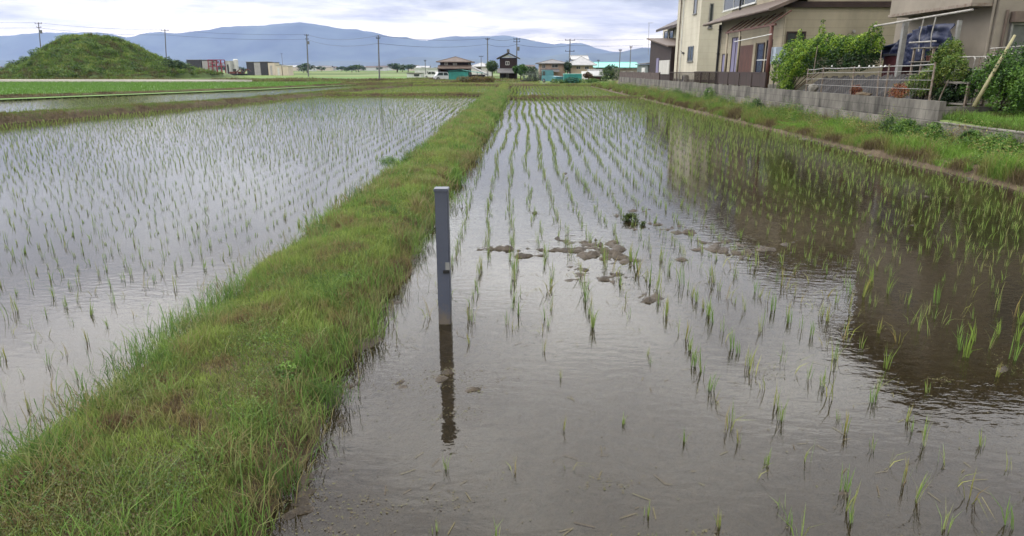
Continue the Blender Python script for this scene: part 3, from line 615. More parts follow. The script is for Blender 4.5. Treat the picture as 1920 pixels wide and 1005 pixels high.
# garden ground greenery right of concrete wall
n = 120000; x = rng.uniform(WX+.15, WX+7, n); y = rng.uniform(4, yc+2.5, n); P = np.stack([x, y, ground_z(x, y)+.02], 1)
GG = np.array([(.09, .10, .03), (.10, .15, .03), (.08, .16, .022), (.12, .21, .035)])
gk = turf(P, .06, .26, .011, 1.2, 101, .15, pal=GG)
n = 30000; x = rng.uniform(WX+.2, WX+3.5, n); y = rng.uniform(yc+.3, 70, n); P = np.stack([x, y, np.full(n, .9)], 1); P = P[fbm(x*.6, y*.4, 33, 3) > .45]
n = 12000; x = rng.uniform(WX+.10, WX+.7, n); y = rng.uniform(4, yc, n); gk2 = turf(np.stack([x, y, ground_z(np.maximum(x, WX+.07), y)], 1), .08, .3, .012, 1.2, 107, .1, pal=GG, leanmax=1.0)
n = 30000; x = rng.uniform(WX+.2, WX+3.5, n); y = rng.uniform(yc+.3, 70, n); P = np.stack([x, y, np.full(n, .9)], 1); P = P[fbm(x*.6, y*.4, 33, 3) > .45]
g2 = turf(P, .05, .22, .014, 1.2, 103, -.1, pal=GG)
n = 30000; y = 70+32*rng.random(n); x = rng.uniform(-14, 26, n); P = np.stack([x, y, ground_z(x, y)], 1); P = P[(y > 86)]
g3 = turf(P, .08, .25, .04, 3, 104, .05)
o = blade_obj('grass', [gk, gk2, g2, g3]); tag(o, 'bright green garden grass above the concrete wall and in the yards', 'grass', kind='stuff')
# ================================================================== right hand houses
M_pale = mat('weathered_white', (.30, .29, .265), (.17, .155, .14), 7, .6)
GZ = .9
def downpipe(parent, x, y, z0, z1, m, r=.04, name='downpipe'):
    mb = MB(); mb.tube([(x, y, z0), (x, y, z1)], r, 8)
    z = z0+.6
    while z < z1: mb.box(x-r*1.4, x+r*1.8, y-r*1.3, y+r*1.3, z, z+.03); z += 1.4
    return mb.build(name, m, parent)
# ---- house A : tall cream house
XA = 13.2; ya0 = PX(1311, 67, XA).y; ya1 = PX(1268, 67, XA).y
t = thing('cream_house', (17, (ya0+ya1)/2, GZ), 'tall cream two storey house in the middle distance, left of the brown trimmed house', 'house'); hA = t
mb = MB(); mb.box(XA, 21, ya0, ya1, GZ-.1, 8.3); mb.build('wall', M_cream, t)
mb = MB(); mb.box(XA-.03, 21.03, ya0-.03, ya1+.03, GZ-.12, GZ+.35); mb.build('foundation', M_conc, t)
roof_hip(XA, 21, ya0, ya1, 8.2, 10.4, .6, .16, 'roof', M_greytile, t)
def uy(px, X, py=60): return PX(px, py, X).y
def uz(px, py, X): return PX(px, py, X).z
win(t, 'W', XA, uy(1304, XA), uy(1298, XA), uz(1301, 27, XA), uz(1301, -12, XA), M_metal, mull=0)
win(t, 'W', XA, uy(1303.5, XA), uy(1293, XA), uz(1298, 115, XA), uz(1298, 86, XA), M_metal, mull=1)
win(t, 'S', ya0, XA+.6, XA+.9, 4.9, 6.6, M_metal, mull=0)
yp = uy(1276, XA); downpipe(t, XA-.09, yp, GZ, 8.0, M_rustmetal, .05); downpipe(t, XA-.09, uy(1281, XA), GZ, 8.0, M_white, .035)
mb = MB(); mb.box(XA-.16, XA, ya0-.001, ya1, 7.82, 7.94); mb.build('gutter', M_brown, t)
mb = MB(); mb.box(XA-.14, XA-.001, uy(1286, XA), uy(1286, XA)+.4, 3.2, 3.32); mb.tube([(XA-.1, uy(1286, XA)+.2, 3.3), (XA-.3, uy(1286, XA)+.2, 3.45)], .02, 6); mb.build('wall_lamp', M_dkgrey, t)
# ---- dark boarded annex and the house behind it
XD = 13.0; yd0 = ya1+.6; yd1 = PX(1219, 100, XD).y
za = PX(1221, 73, XD).z; zb = PX(1261, 87, XD).z
t = thing('dark_shed', (15, (yd0+yd1)/2, .8), 'near black boarded lean-to shed beside the far end of the tall cream house', 'shed')
mb = MB(); xx = 17
P_ = [(XD, yd0, .7), (XD, yd1, .7), (XD, yd1, za-.05), (XD, yd0, zb-.05)]; mb.prism(P_, (xx-XD, 0, 0)); mb.build('wall', M_darkwood, t)
mb = MB(); mb.slab([(XD-.35, yd0-.1, zb+.08), (xx, yd0-.1, zb+.08), (xx, yd1+.4, za+.1), (XD-.35, yd1+.4, za+.1)], .12); mb.build('roof', M_brownroof, t)
u0, u1 = uy(1256, XD, 120), uy(1237, XD, 120)
mb = MB(); mb.box(XD-.06, XD, u0, u1, PX(1246, 139, XD).z, PX(1246, 113, XD).z)
cu = mb.build('shutter', stripemat('pale_slats', (.42, .41, .38), (.2, .19, .17), 'y', .28, .18), t)
mb = MB(); mb.box(XD-.09, XD, uy(1236, XD, 120), uy(1232, XD, 120), 1.0, 3.0); mb.build('door', M_curtain, t)
XE = 15.5; ye0 = yd0+3; ye1 = PX(1243, 60, XE).y
t = thing('brown_roofed_house', (18, (ye0+ye1)/2, .8), 'cream upper storey under a deep dark eave rising behind the boarded shed', 'house')
mb = MB(); mb.box(XE, 21, ye0, ye1, .6, PX(1250, 50, XE).z); mb.build('wall', M_cream, t)
q = PX(1230, 56, XE-1.2); zt = q.z
mb = MB(); mb.slab([(XE-1.2, q.y, zt), (XE-1.2, ye0-1, zt), (19, ye0-1, zt+2.2), (19, q.y, zt+2.2)], .25); mb.slab([(19, q.y, zt+2.202), (19, ye0-1, zt+2.202), (22, ye0-1, zt), (22, q.y, zt)], .25); mb.build('roof', M_brown, t)
win(t, 'W', XE, uy(1253, XE), uy(1246, XE), uz(1250, 72, XE), uz(1250, 58, XE), M_brown, mull=0)
win(t, 'W', XE, uy(1263, XE), uy(1256, XE), uz(1260, 72, XE), uz(1260, 57, XE), M_brown, mull=0)
# small grey garden sheds further on
p0 = PX(1194, 141, 13.0); p1 = PX(1215, 121, 13.0)
t = thing('garden_shed', (14, p0.y, .6), 'small greenish grey garden shed with a white door, beyond the boarded shed', 'shed')
mb = MB(); mb.box(13, 16, p1.y, p0.y, .3, p1.z); mb.build('wall', mat('shed_grey', (.12, .14, .13), (.07, .085, .08), 1.5, .8), t)
mb = MB(); mb.slab([(12.8, p1.y-.3, p1.z+.1), (16.2, p1.y-.3, p1.z+.5), (16.2, p0.y+.3, p1.z+.5), (12.8, p0.y+.3, p1.z+.1)], .08); mb.build('roof', M_dkgrey, t)
mb = MB(); mb.box(12.95, 13, uy(1210, 13, 130), uy(1204, 13, 130), .8, p1.z-.3); mb.build('door', M_white, t)
# ---- house B : beige, brown trimmed
XB = 12.3; yb0 = PX(1468, 60, XB).y; yb1 = PX(1352, 60, XB).y; XB2 = 13.3
t = thing('beige_house', (16.5, (yb0+yb1)/2, GZ), 'beige house with brown eaves and a pergola porch, behind the brown panel fence', 'house'); hB = t
ze = PX(1330, 43, 11.5).z; ze2 = ze+.45
zband0 = PY(1560, 14, yb0).z; zband1 = PY(1560, 3, yb0).z
mb = MB(); mb.box(XB, 19.5, yb0, yb1, GZ-.1, ze+.22); mb.build('wall', M_beige, t)
mb = MB(); mb.box(XB2, 19.2, yb0+.05, yb1+1.5, ze+.22, 8.1); mb.build('upper_wall', M_beige, t)
mb = MB(); mb.box(XB-.03, 19.53, yb0-.03, yb1+.03, GZ-.12, GZ+.4); mb.build('foundation', M_conc, t)
mb = MB(); mb.slab([(11.45, yb1+.7, ze), (11.45, yb0-.5, ze), (XB2-.004, yb0-.5, ze+.75), (XB2-.004, yb1+.7, ze+.75)], .16); ro = mb.build('porch_roof', M_brownroof, t)
mb = MB(); mb.tube([(11.40, yb0-.55, ze-.08), (11.40, yb1+.75, ze-.08)], .065, 8); mb.build('gutter', M_brownroof, ro)
mb = MB(); mb.box(XB-.1, 19.8, yb0-.12, yb0-.003, zband0, zband1); mb.build('fascia', M_brown, t)
roof_hip(XB2, 19.2, yb0+.05, yb1+1.5, 7.95, 9.7, .75, .18, 'roof', M_brownroof, t)
# black corner downpipe, corner posts
downpipe(t, XB-.1, yb1-.1, GZ, ze-.1, M_black, .075)
downpipe(t, XB2-.1, yb1-.4, ze+.7, 6.9, M_black, .06)
downpipe(t, XB+.05, yb0-.06, GZ, ze, M_beige, .04)
# upper windows behind the porch roof
a, b = uy(1418, XB2, 10), uy(1358, XB2, 10)
win(t, 'W', XB2, a, b, ze+.9, ze+2.3, M_white, mull=2)
# porch wall: curtained windows, brown shutters, sliding doors
def wspan(pa, pb, X=XB): return uy(pb, X, 110), uy(pa, X, 110)
z1w = uz(1380, 66, XB)
a, b = wspan(1371, 1386); win(t, 'W', XB, a, b, 1.55, z1w-.1, M_brown, M_curtain, mull=1)
a, b = wspan(1355, 1364); win(t, 'W', XB, a, b, 1.35, 2.9, M_brown, M_curtain, mull=0)
a, b = wspan(1388, 1412); mb = MB(); mb.box(XB-.05, XB, a, b, 1.3, 3.25); mb.build('shutter', M_redwood, t)
mb = MB(); a, b = wspan(1413, 1417); mb.box(XB-.08, XB, a, b, 1.0, 3.3); mb.build('trim', M_beige, t)
a, b = wspan(1419, 1432); win(t, 'W', XB, a, b, 1.2, 3.3, M_brown, mat('dark_pane', (.02, .025, .05), None, 2, .15), mull=0)
a, b = wspan(1436, 1446); win(t, 'W', XB, a, b, 1.2, 3.4, M_brown, mull=0)
# south wall windows
xa_, xb_ = PY(1474, 70, yb0).x, PY(1510, 70, yb0).x
win(t, 'S', yb0, xa_, xb_, PY(1490, 84, yb0).z, PY(1490, 59, yb0).z, M_brown, mull=1)
# pergola / laundry porch in red brown
t = thing('pergola', (11.9, (yb0+yb1)/2, GZ), 'red brown timber pergola leaning against the beige house beside its curtained windows', 'pergola')
zp = PX(1380, 56, 11.5).z
mb = MB(); ypa = uy(1442, 11.5, 120); ypb = uy(1365, 11.5, 60)
for k, y in enumerate(np.linspace(ypa+.1, ypb, 8)):
    mb = MB(); mb.tube([(11.45, y, zp-.02), (12.3, y, zp+.55)], .035, 6); mb.build('rafter', M_redwood, t)
mb = MB(); mb.box(11.42, 11.52, ypa-.4, ypb+.2, zp-.12, zp-.03); mb.build('beam', M_redwood, t)
for nm, y in (('column', ypa+.05), ('column', ypb-.1), ('column', (ypa+ypb)/2+1.2)):
    mb = MB(); mb.tube([(11.47, y, GZ-.05), (11.47, y, zp-.12)], .09 if y < ypa+1 else .05, 10); mb.build(nm, M_redwood if y < ypa+1 else M_beige, t, smooth=True)
mb = MB(); mb.tube([(11.3, ypa-.5, zp-.5), (11.3, ypb-2, zp-.62)], .02, 6); mb.build('laundry_rail', M_white, t)
# grey blue water heater
p0 = PX(1436, 118, 11.6); p1 = PX(1456, 88, 11.6)
t = thing('water_heater', (11.8, p1.y, GZ), 'pale blue grey water tank on a stand beside the big porch bush', 'water tank')
mb = MB(); mb.box(11.6, 12.1, p1.y, p0.y, p1.z-.75, p1.z); mb.build('tank', mat('tank_blue', (.30, .35, .40), (.24, .28, .33), 2, .5), t, bevel=.03)
for dx in (11.65, 12.05):
    for yy in (p1.y+.05, p0.y-.05):
        mb = MB(); mb.tube([(dx, yy, GZ-.02), (dx, yy, p1.z-.74)], .025, 6); mb.build('leg', M_metal, t)
mb = MB(); mb.tube([(11.62, p0.y, p1.z-.55), (11.5, p0.y+.4, p1.z-.55), (11.5, p0.y+1.0, p1.z-.55)], .02, 6); mb.build('pipe', M_white, t)
# ---- house C
XC = 13.7; XCB = 13.0; yc0 = PX(1822, 40, XCB).y; yc1 = PX(1668, 28, XCB).y; zc0 = PX(1668, 28, XCB).z
t = thing('rendered_house', (17.5, (yc0+yc1)/2, GZ), 'large cream rendered house at the right edge with an overhanging balcony', 'house'); hC = t
mb = MB(); mb.box(XC, 22, yc0, yc1+.8, GZ-.1, 8.7); mb.build('wall', M_beigeC, t)
mb = MB(); mb.box(XCB, XC-.003, yc0+.15, yc1, zc0, zc0+1.35); mb.build('balcony', M_beigeC, t)
mb = MB(); mb.box(XCB-.03, XC+.02, yc0+.12, yc1+.03, zc0-.09, zc0-.002); mb.build('balcony_soffit', M_rustmetal, t)
mb = MB(); mb.box(XCB-.04, XCB+.12, yc0+.14, yc1+.01, zc0+1.352, zc0+1.4); mb.build('balcony_cap', M_metal, t)
mb = MB(); mb.box(XC-.03, 22.03, yc0-.03, yc1+.83, GZ-.12, GZ+.3); mb.build('foundation', M_conc, t)
roof_hip(XC, 22, yc0, yc1+.8, 8.6, 10.4, .9, .18, 'roof', M_greytile, t)
win(t, 'W', XC, yc0+1.4, yc0+3.0, zc0+.6, zc0+2.3, M_metal, mull=1)
win(t, 'W', XC, yc0+2.2, yc0+4.2, GZ+.5, GZ+2.2, M_metal, mull=1)
mb = MB(); mb.tube([(XC-.07, yc0+.1, GZ), (XC-.07, yc0+.1, 7.0)], .04, 8); mb.build('downpipe', M_beigeC, t)
win(t, 'S', yc0, XC+1.6, XC+3.3, 4.9, 6.3, M_metal, mull=1); win(t, 'S', yc0, XC+5.2, XC+6.3, 5.1, 6.2, M_metal, mull=0)
# window with shutter box on the south wall
xw = PY(1888, 60, yc0).x
zt_ = PY(1900, 22, yc0).z; zm_ = PY(1900, 42, yc0).z
mb = MB(); mb.box(xw, xw+2.4, yc0-.22, yc0-.002, zm_, zt_); sb = mb.build('shutter_box', M_brownroof, t)
win(t, 'S', yc0, xw+.03, xw+2.3, GZ+.6, zm_-.01, M_metal, mat('curtained_glass', (.10, .11, .10), (.06, .065, .06), 3, .15), mull=1, depth=.1)
mb = MB(); mb.tube([(xw-.12, yc0-.05, zt_+.05), (xw-.12, yc0-.05, GZ)], .035, 8); mb.build('downpipe', M_brownroof, t)
# ---- carport frame with white rail, tarp
YT = 21.5
t = thing('canopy_frame', (12.2, 21, GZ), 'steel post frame with a long white cross rail in front of the blue tarp', 'frame')
a = PX(1699, 38, 12.0); b = PX(1681, 163, 12.0); mb = MB(); mb.box(12.0-.07, 12.0+.07, a.y-.07, a.y+.07, GZ-.05, a.z); mb.build('post', M_metal, t)
a2 = PX(1800, 38, 12.9); mb = MB(); mb.box(12.85, 12.95, a2.y-.05, a2.y+.05, GZ-.05, a2.z); mb.build('post', M_metal, t)
c1_ = PX(1640, 49, 11.7); c2_ = PX(1824, 18, 12.2); mb = MB(); mb.tube([c1_, c2_], .03, 8); mb.build('rail', M_pale, t)
for px in (1742, 1764):
    q = (px-1640)/184; top_ = c1_.lerp(c2_, q); mb = MB(); mb.tube([top_, (top_.x-.02, top_.y+.05, top_.z-.5), (top_.x, top_.y, top_.z-.95)], .018, 6); mb.build('hanger', M_pale, t)
h0 = PX(1705, 80, 11.85); h1 = PX(1755, 77, 12.1); mb = MB(); mb.tube([h0, h1], .025, 6); mb.build('crossrail', M_pale, t)
# tarp sheet
TX = 12.8
top_l = [PX(x, y, TX) for x, y in ((1622, 104), (1650, 92), (1688, 74), (1706, 60), (1724, 50), (1750, 46), (1784, 44))]
bot_l = [PX(x, y, TX) for x, y in ((1622, 108), (1650, 108), (1688, 124), (1706, 122), (1724, 112), (1750, 100), (1784, 92))]
nu, nv = 60, 24; V = []
for j in range(nv):
    for i in range(nu):
        s = i/(nu-1)*(len(top_l)-1); k = min(int(s), len(top_l)-2); f = s-k
        A_ = top_l[k].lerp(top_l[k+1], f); B_ = bot_l[k].lerp(bot_l[k+1], f); q = A_.lerp(B_, j/(nv-1))
        q.x += .28*float(fbm(i*.22, j*.18, 5, 3))-.1+.5*(1-j/(nv-1))*.0+.05*math.sin(i*.9+j*.25); V.append(q[:])
V = np.array(V); i = (np.arange(nv-1)[:, None]*nu+np.arange(nu-1)[None]).ravel()
o = npmesh('tarpaulin', V, [np.stack([i, i+1, i+1+nu, i+nu], 1)], M_blue, org=tuple(bot_l[3]), smooth=True)
so_ = o.modifiers.new('s', 'SOLIDIFY'); so_.thickness = .02
tag(o, 'dark blue tarpaulin slung below the balcony of the rendered house', 'tarpaulin')
p0 = PX(1655, 122, 12.7); p1 = PX(1682, 104, 12.7)
t = thing('storage_box', (13, p0.y, GZ), 'dark red storage cabinet half hidden under the blue tarpaulin', 'cabinet')
mb = MB(); mb.box(12.7, 13.3, p1.y, p0.y, GZ, p1.z); mb.build('cabinet', mat('deep_red', (.05, .01, .013), (.03, .006, .008), 3, .6), t, bevel=.02)
mb = MB(); mb.box(12.66, 13.34, p1.y-.04, p0.y+.04, p1.z+.002, p1.z+.06); mb.build('lid', M_dkgrey, t)
# plant rack
ra = PX(1707, 140, 11.6); rb = PX(1752, 88, 11.6)
t = thing('plant_rack', (11.8, (ra.y+rb.y)/2, GZ), 'tiered pale wooden plant rack behind the wire fence below the blue tarpaulin', 'rack')
y0, y1 = rb.y, ra.y; zt2 = rb.z
for x in (11.6, 12.1):
    for y in (y0, (y0+y1)/2, y1):
        mb = MB(); mb.box(x-.025, x+.025, y-.025, y+.025, GZ, zt2); mb.build('upright', M_rustmetal, t)
for k, z in enumerate((GZ+.5, GZ+.95, zt2-.4, zt2-.02)):
    mb = MB(); 
    for x in (11.58, 11.75, 11.92, 12.09): mb.box(x-.06, x+.06, y0-.06, y1+.06, z, z+.025)
    mb.build('shelf', M_conc, t)
# pots on the rack
for k in range(6):
    y = y0+.15+(y1-y0-.3)*random.random(); z = (GZ+.525, GZ+.975, zt2-.375)[k % 3]
    t = thing('plant_pot', (11.75, y, z), ['rounded grey pot standing on the plant rack shelf', 'tall pale pot standing on the plant rack', 'brown pot on the lowest tier of the plant rack'][k % 3], 'pot', 'pots on the plant rack')
    t['label'] = 'small clay or plastic flowerpot standing on the plant rack'
    mb = MB(); mb.tube([(11.75, y, z), (11.75, y, z+.14)], [.05, .075], 10); mb.tube([(11.75, y, z+.12), (11.75, y, z+.15)], .082, 10); mb.build('pot', [M_conc, M_white, M_redwood][k % 3], t)
    crown_obj('plant', ([(11.75, y, z+.2, .09, .09, .08)], 160, .022, GR, .05, k), t)
# bench with a white wire stand
xx = 11.5; q0 = PX(1762, 152, xx); q1 = PX(1817, 152, xx)
t = thing('garden_bench', (xx+.3, (q0.y+q1.y)/2, .8), 'weathered plank garden bench between the bushes right of the block wall end', 'bench')
mb = MB(); mb.box(xx, xx+.55, q1.y, q0.y, q0.z-.05, q0.z); mb.build('top', M_conc, t)
mb = MB(); mb.box(xx+.05, xx+.5, q1.y+.05, q0.y-.05, GZ+.2, GZ+.24); mb.build('shelf', M_conc, t)
for x in (xx+.06, xx+.49):
    for y in (q1.y+.08, q0.y-.08): mb = MB(); mb.box(x-.03, x+.03, y-.03, y+.03, GZ-.15, q0.z-.052); mb.build('leg', M_rustmetal, t)
w0 = PX(1790, 152, xx+.2); w1 = PX(1820, 118, xx+.2)
t = thing('wire_stand', (xx+.3, w0.y, q0.z), 'white tubular hoop stand resting on the garden bench', 'stand')
zt3 = q0.z+.62
for dx in (0, .28):
    mb = MB(); y0, y1 = w0.y-.02, w0.y-.75
    mb.tube([(xx+.15+dx, y0, q0.z), (xx+.15+dx, y0, zt3-.05), (xx+.15+dx, y0-.05, zt3), (xx+.15+dx, y1+.05, zt3), (xx+.15+dx, y1, zt3-.05), (xx+.15+dx, y1, q0.z)], .016, 6); mb.build('hoop', M_pale, t)
mb = MB(); mb.tube([(xx+.15, y0, q0.z+.3), (xx+.43, y0, q0.z+.3)], .012, 6); mb.tube([(xx+.15, y1, q0.z+.3), (xx+.43, y1, q0.z+.3)], .012, 6); mb.build('crossbar', M_white, t)
# leaning bamboo pole, horizontal laundry poles
a = PX(1826, 200, 11.2); b = PX(1903, 66, 12.0)
mb = MB(); mb.tube([a, a.lerp(b, .4)+Vector((0, 0, .01)), b], [.05, .045, .03], 8); o = mb.build('leaning_pole', mat('bamboo', (.26, .24, .13), (.17, .15, .08), 4, .6), None, a, smooth=True)
tag(o, 'long weathered bamboo pole leaning diagonally in front of the right hand window', 'pole')
for (x0, y0_, x1, y1_, X, lb) in ((1857, 91, 1935, 85, 12.4, 'thin pale pole lying horizontally across the leaning bamboo, upper one of two'), (1826, 108, 1935, 97, 12.2, 'thin pale pole lying horizontally across the leaning bamboo, lower one of two')):
    a = PX(x0, y0_, X); b = PX(x1, y1_, X+.3)
    t = thing('laundry_pole', (a.x, a.y, GZ), lb, 'pole')
    mb = MB(); mb.tube([a, b], .015, 6); mb.build('pole', M_pale, t)
    c = a.lerp(b, .12); mb = MB(); mb.tube([(c.x, c.y, GZ-.2), (c.x, c.y, c.z)], .02, 6); mb.build('stand', M_rustmetal, t)
# ---- wire fence on top of the block wall
FX = WX+.08
pF = [(1516, 130), (1545, 127), (1602, 126), (1668, 123), (1754, 119)]
t = thing('wire_fence', (FX, 22, 1.23), 'rusty pipe and wire fence standing on the near end of the block wall', 'fence')
yy = []
for k, (px, py) in enumerate(pF):
    q = PX(px, py, FX); yy.append(q)
    lean = random.uniform(-.04, .04)
    mb = MB(); mb.tube([(FX, q.y, 1.225), (FX+lean, q.y+lean, q.z+.03)], .024, 7); mb.build('post', M_rustmetal, t)
mb = MB()
for k in range(len(yy)-1): mb.tube([(FX, yy[k].y, yy[k].z-.02), (FX+.01, (yy[k].y+yy[k+1].y)/2, (yy[k].z+yy[k+1].z)/2-.035), (FX, yy[k+1].y, yy[k+1].z-.02)], .017, 6, cap=True)
mb.build('top_rail', M_metal, t)
for fz in (.3, .55, .8):
    mb = MB(); mb.tube([(FX-.028, q_.y, 1.23+(q_.z-1.23)*fz) for q_ in yy], .008, 5); mb.build('wire', M_metal, t)
mb = MB(); y = yy[-1].y
while y < yy[0].y: mb.tube([(FX-.03, y, 1.25), (FX-.03, y, 1.23+.8*(yy[2].z-1.23))], .0025, 4); y += .15
mb.build('mesh', M_rustmetal, t)
for k, px in enumerate((1560, 1611, 1630, 1638, 1652, 1660)):
    q = PX(px, 124, FX); mb = MB(); mb.tube([(FX, q.y, q.z-.02), (FX, q.y, q.z+.03)], [.03, .02], 8); mb.build('clip', M_white, t)
# tall stakes
for (x0, y0_, x1, y1_, lb) in ((1533, 86, 1521, 168, 'tall thin crooked stake rising in front of the big porch bush'), (1653, 94, 1647, 168, 'thin rusty stake behind the wire fence near the steel post'), (1778, 150, 1756, 196, 'short leaning pipe at the corner end of the block wall')):
    a = PX(x0, y0_, FX+.2); b = PX(x1, y1_, FX+.2); b.z = 1.0
    mb = MB(); mb.tube([b, b.lerp(a, .5)+Vector((0, .03, 0)), a], [.02, .018, .012], 6); o = mb.build('stake', M_rustmetal, None, b); tag(o, lb, 'stake')
# dark shade net draped behind the fence
V = []; nu, nv = 70, 20; ya, yb = PX(1750, 150, 11.3).y, PX(1510, 150, 11.3).y
for j in range(nv):
    for i in range(nu):
        u = i/(nu-1); v = j/(nv-1); y = ya+(yb-ya)*u
        V.append((11.05+.9*v+.08*math.sin(i*.8+j*.15)+.12*float(vn(i*.2, j*.2, 3)), y, .92+.95*v**.75-.18*u*v+.05*math.sin(i*1.6+v*2)))
V = np.array(V); i = (np.arange(nv-1)[:, None]*nu+np.arange(nu-1)[None]).ravel()
o = npmesh('shade_net', V, [np.stack([i, i+1, i+1+nu, i+nu], 1)], stripemat('black_net', (.035, .033, .033), (.024, .023, .023), 'y', .22, .3, .9, .4, .6, 3), org=(11.5, (ya+yb)/2, .9), smooth=True)
so_ = o.modifiers.new('s', 'SOLIDIFY'); so_.thickness = .02
tag(o, 'dark grey ribbed netting heaped behind the wire fence', 'netting')
# stones and red plants on the wall
for k, (px, py, s, lb) in enumerate(((1523, 172, .17, 'rough pale grey lump of concrete on the block wall beside the big bush'), (1617, 180, .12, 'flat dark trough of soil on the wall behind the wire fence'))):
    q = PX(px, py, WX+.12)
    V = []; import bmesh as bmx
    bm = bmx.new(); bmx.ops.create_icosphere(bm, subdivisions=3, radius=1)
    for v in bm.verts:
        n = 1+.45*(float(vn(v.co.x*2+5*k, v.co.y*2+v.co.z*1.7, k))-.5); v.co = Vector((v.co.x*s*(1 if k == 0 else .9), v.co.y*s*(1.1 if k == 0 else 4), v.co.z*s*(1 if k == 0 else .55)))*n
    me = bpy.data.meshes.new('stone'); bm.to_mesh(me); bm.free(); me.materials.append(M_conc if k == 0 else M_soil)
    o = bpy.data.objects.new('concrete_lump' if k == 0 else 'soil_heap', me); C.objects.link(o); o.location = (WX+.14, q.y, 1.23+s*(.6 if k == 0 else .25)); tag(o, lb, 'stone' if k == 0 else 'soil')
RED = [(.10, .03, .02), (.22, .07, .035), (.34, .12, .05), (.12, .14, .04)]
for (px, py, r, lb) in ((1606, 166, .22, 'small orange red leaved plant behind the middle of the wire fence'), (1686, 178, .30, 'rusty orange low plant spilling over the wall below the steel post')):
    q = PX(px, py, WX+.2); bush('red_plant', lb, 'plant', [(WX+.2, q.y, 1.23+r*.6, r*.6, r*1.2, r*.7), (WX+.3, q.y+r, 1.2+r*.5, r*.6, r, r*.6)], 2200, .028, RED, seed=5)
# ---- brown panel fence and lattice further along
t = thing('panel_fence', (FX, 33, 1.23), 'dark brown panel fence standing on the wall in front of the beige house', 'fence')
ya, yb = PX(1436, 150, FX).y, PX(1302, 145, FX).y; zt_ = PX(1400, 137, FX).z
mb = MB(); mb.box(FX-.02, FX+.02, ya, PX(1345, 150, FX).y, 1.27, zt_); mb.build('panel', stripemat('brown_panels', (.030, .016, .013), (.010, .006, .005), 'y', .9, .06, .6, .35, .4, 3), t)
mb = MB(); mb.box(FX-.035, FX+.035, ya, yb, zt_+.002, zt_+.05); mb.build('top_rail', M_brown, t)
k = ya
while k < yb+.1: mb = MB(); mb.box(FX-.04, FX+.04, k-.03, k+.03, 1.22, zt_); mb.build('post', M_brown, t); k += 1.8
mb = MB(); k = PX(1345, 150, FX).y+.12
while k < yb: mb.box(FX-.012, FX+.012, k-.012, k+.012, 1.27, zt_); k += .13
mb.build('bars', M_brown, t)
t = thing('lattice_fence', (FX, 50, 1.23), 'low thin barred fence on the wall in front of the tall cream house', 'fence')
ya, yb = yb+.15, PX(1256, 140, FX).y; mb = MB(); k = ya
while k < yb: mb.box(FX-.012, FX+.012, k-.014, k+.014, 1.23, zt_-.05); k += .22
mb.build('bars', M_brown, t); mb = MB(); mb.box(FX-.03, FX+.03, ya, yb, zt_-.048, zt_); mb.build('top_rail', M_brown, t)
t = thing('slat_fence', (FX, 62, 1.23), 'greyish brown slatted fence on the far end of the block wall', 'fence')
ya, yb = PX(1236, 140, FX).y, 74.0; mb = MB(); k = ya
while k < yb: mb.box(FX-.015, FX+.015, k, k+.11, 1.24, 1.72+.05*random.random()); k += .15
mb.build('slats', mat('grey_brown_wood', (.105, .082, .072), (.055, .042, .038), 2, .9), t)
k = ya
while k < yb: mb = MB(); mb.box(FX+.02, FX+.08, k-.03, k+.03, 1.22, 1.8); mb.build('post', M_brown, t); k += 2.4
# ---- air conditioner units
def ac(label, X_, y, z, stand=True):
    t = thing('air_conditioner', (X_-.3, y, z), label, 'air conditioner')
    mb = MB(); mb.box(X_-.36, X_-.06, y-.4, y+.4, z+.08, z+.66); b_ = mb.build('casing', M_pale, t, bevel=.02)
    mb = MB(); mb.tube([(X_-.365, y+.1, z+.37), (X_-.375, y+.1, z+.37)], .23, 20); mb.build('fan_grille', M_dkgrey, t)
    for s in (-.3, .3): mb = MB(); mb.box(X_-.34, X_-.08, y+s-.03, y+s+.03, z, z+.08); mb.build('foot', M_black, t)
ac('cream air conditioner unit at the foot of the tall cream house wall', XA, uy(1291, XA, 120), GZ+.02)
ac('cream air conditioner unit on the balcony side wall of the rendered house', XC, yc0+1.0, GZ+.02)
# cables and vents on the beige house
for zq in (2.9, 3.6): mb = MB(); mb.tube([(XB2+1.2+zq*.3, yb0-.03, zq+.1), (XB2+1.2+zq*.3, yb0-.10, zq+.1)], .07, 12); mb.build('vent', M_pale, hB)
# ---- bushes and trees of the gardens
B = []
def pb(px, py, X, r, rz=None, ry=None):
    q = PX(px, py, X); return (q.x, q.y, q.z, r, ry or r, rz or r)
GB = [(.018, .05, .010), (.07, .15, .016), (.16, .27, .026), (.25, .34, .04)]
bush('shrub', 'big bright green rambling bush climbing between the porch and the wire fence', 'bush',
     [pb(1480, 135, 11.5, .45, .5), pb(1462, 115, 11.4, .32, .35), pb(1490, 98, 11.6, .45, .45, .9), pb(1520, 95, 11.7, .45, .42, 1.0), pb(1545, 84, 11.8, .4, .42, .8), pb(1570, 90, 11.9, .42, .38, 1.0), pb(1600, 86, 12.0, .4, .36, 1.0),
      pb(1626, 80, 12.0, .34, .34, .7), pb(1500, 120, 11.6, .5, .5, 1.0), pb(1474, 162, 11.3, .36, .34), pb(1640, 64, 12.1, .22, .36), pb(1647, 84, 12.1, .2, .25), pb(1541, 54, 11.8, .12, .36), pb(1500, 70, 11.7, .12, .32), pb(1456, 140, 11.3, .25, .3)], 30000, .045, GB, seed=11, stems=9)
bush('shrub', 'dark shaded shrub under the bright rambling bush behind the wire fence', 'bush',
     [pb(1540, 112, 11.9, .5, .45, 1.0), pb(1580, 108, 12.0, .5, .45, 1.0), pb(1615, 108, 12.1, .5, .42, .9)], 9000, .045, GRD, seed=12)
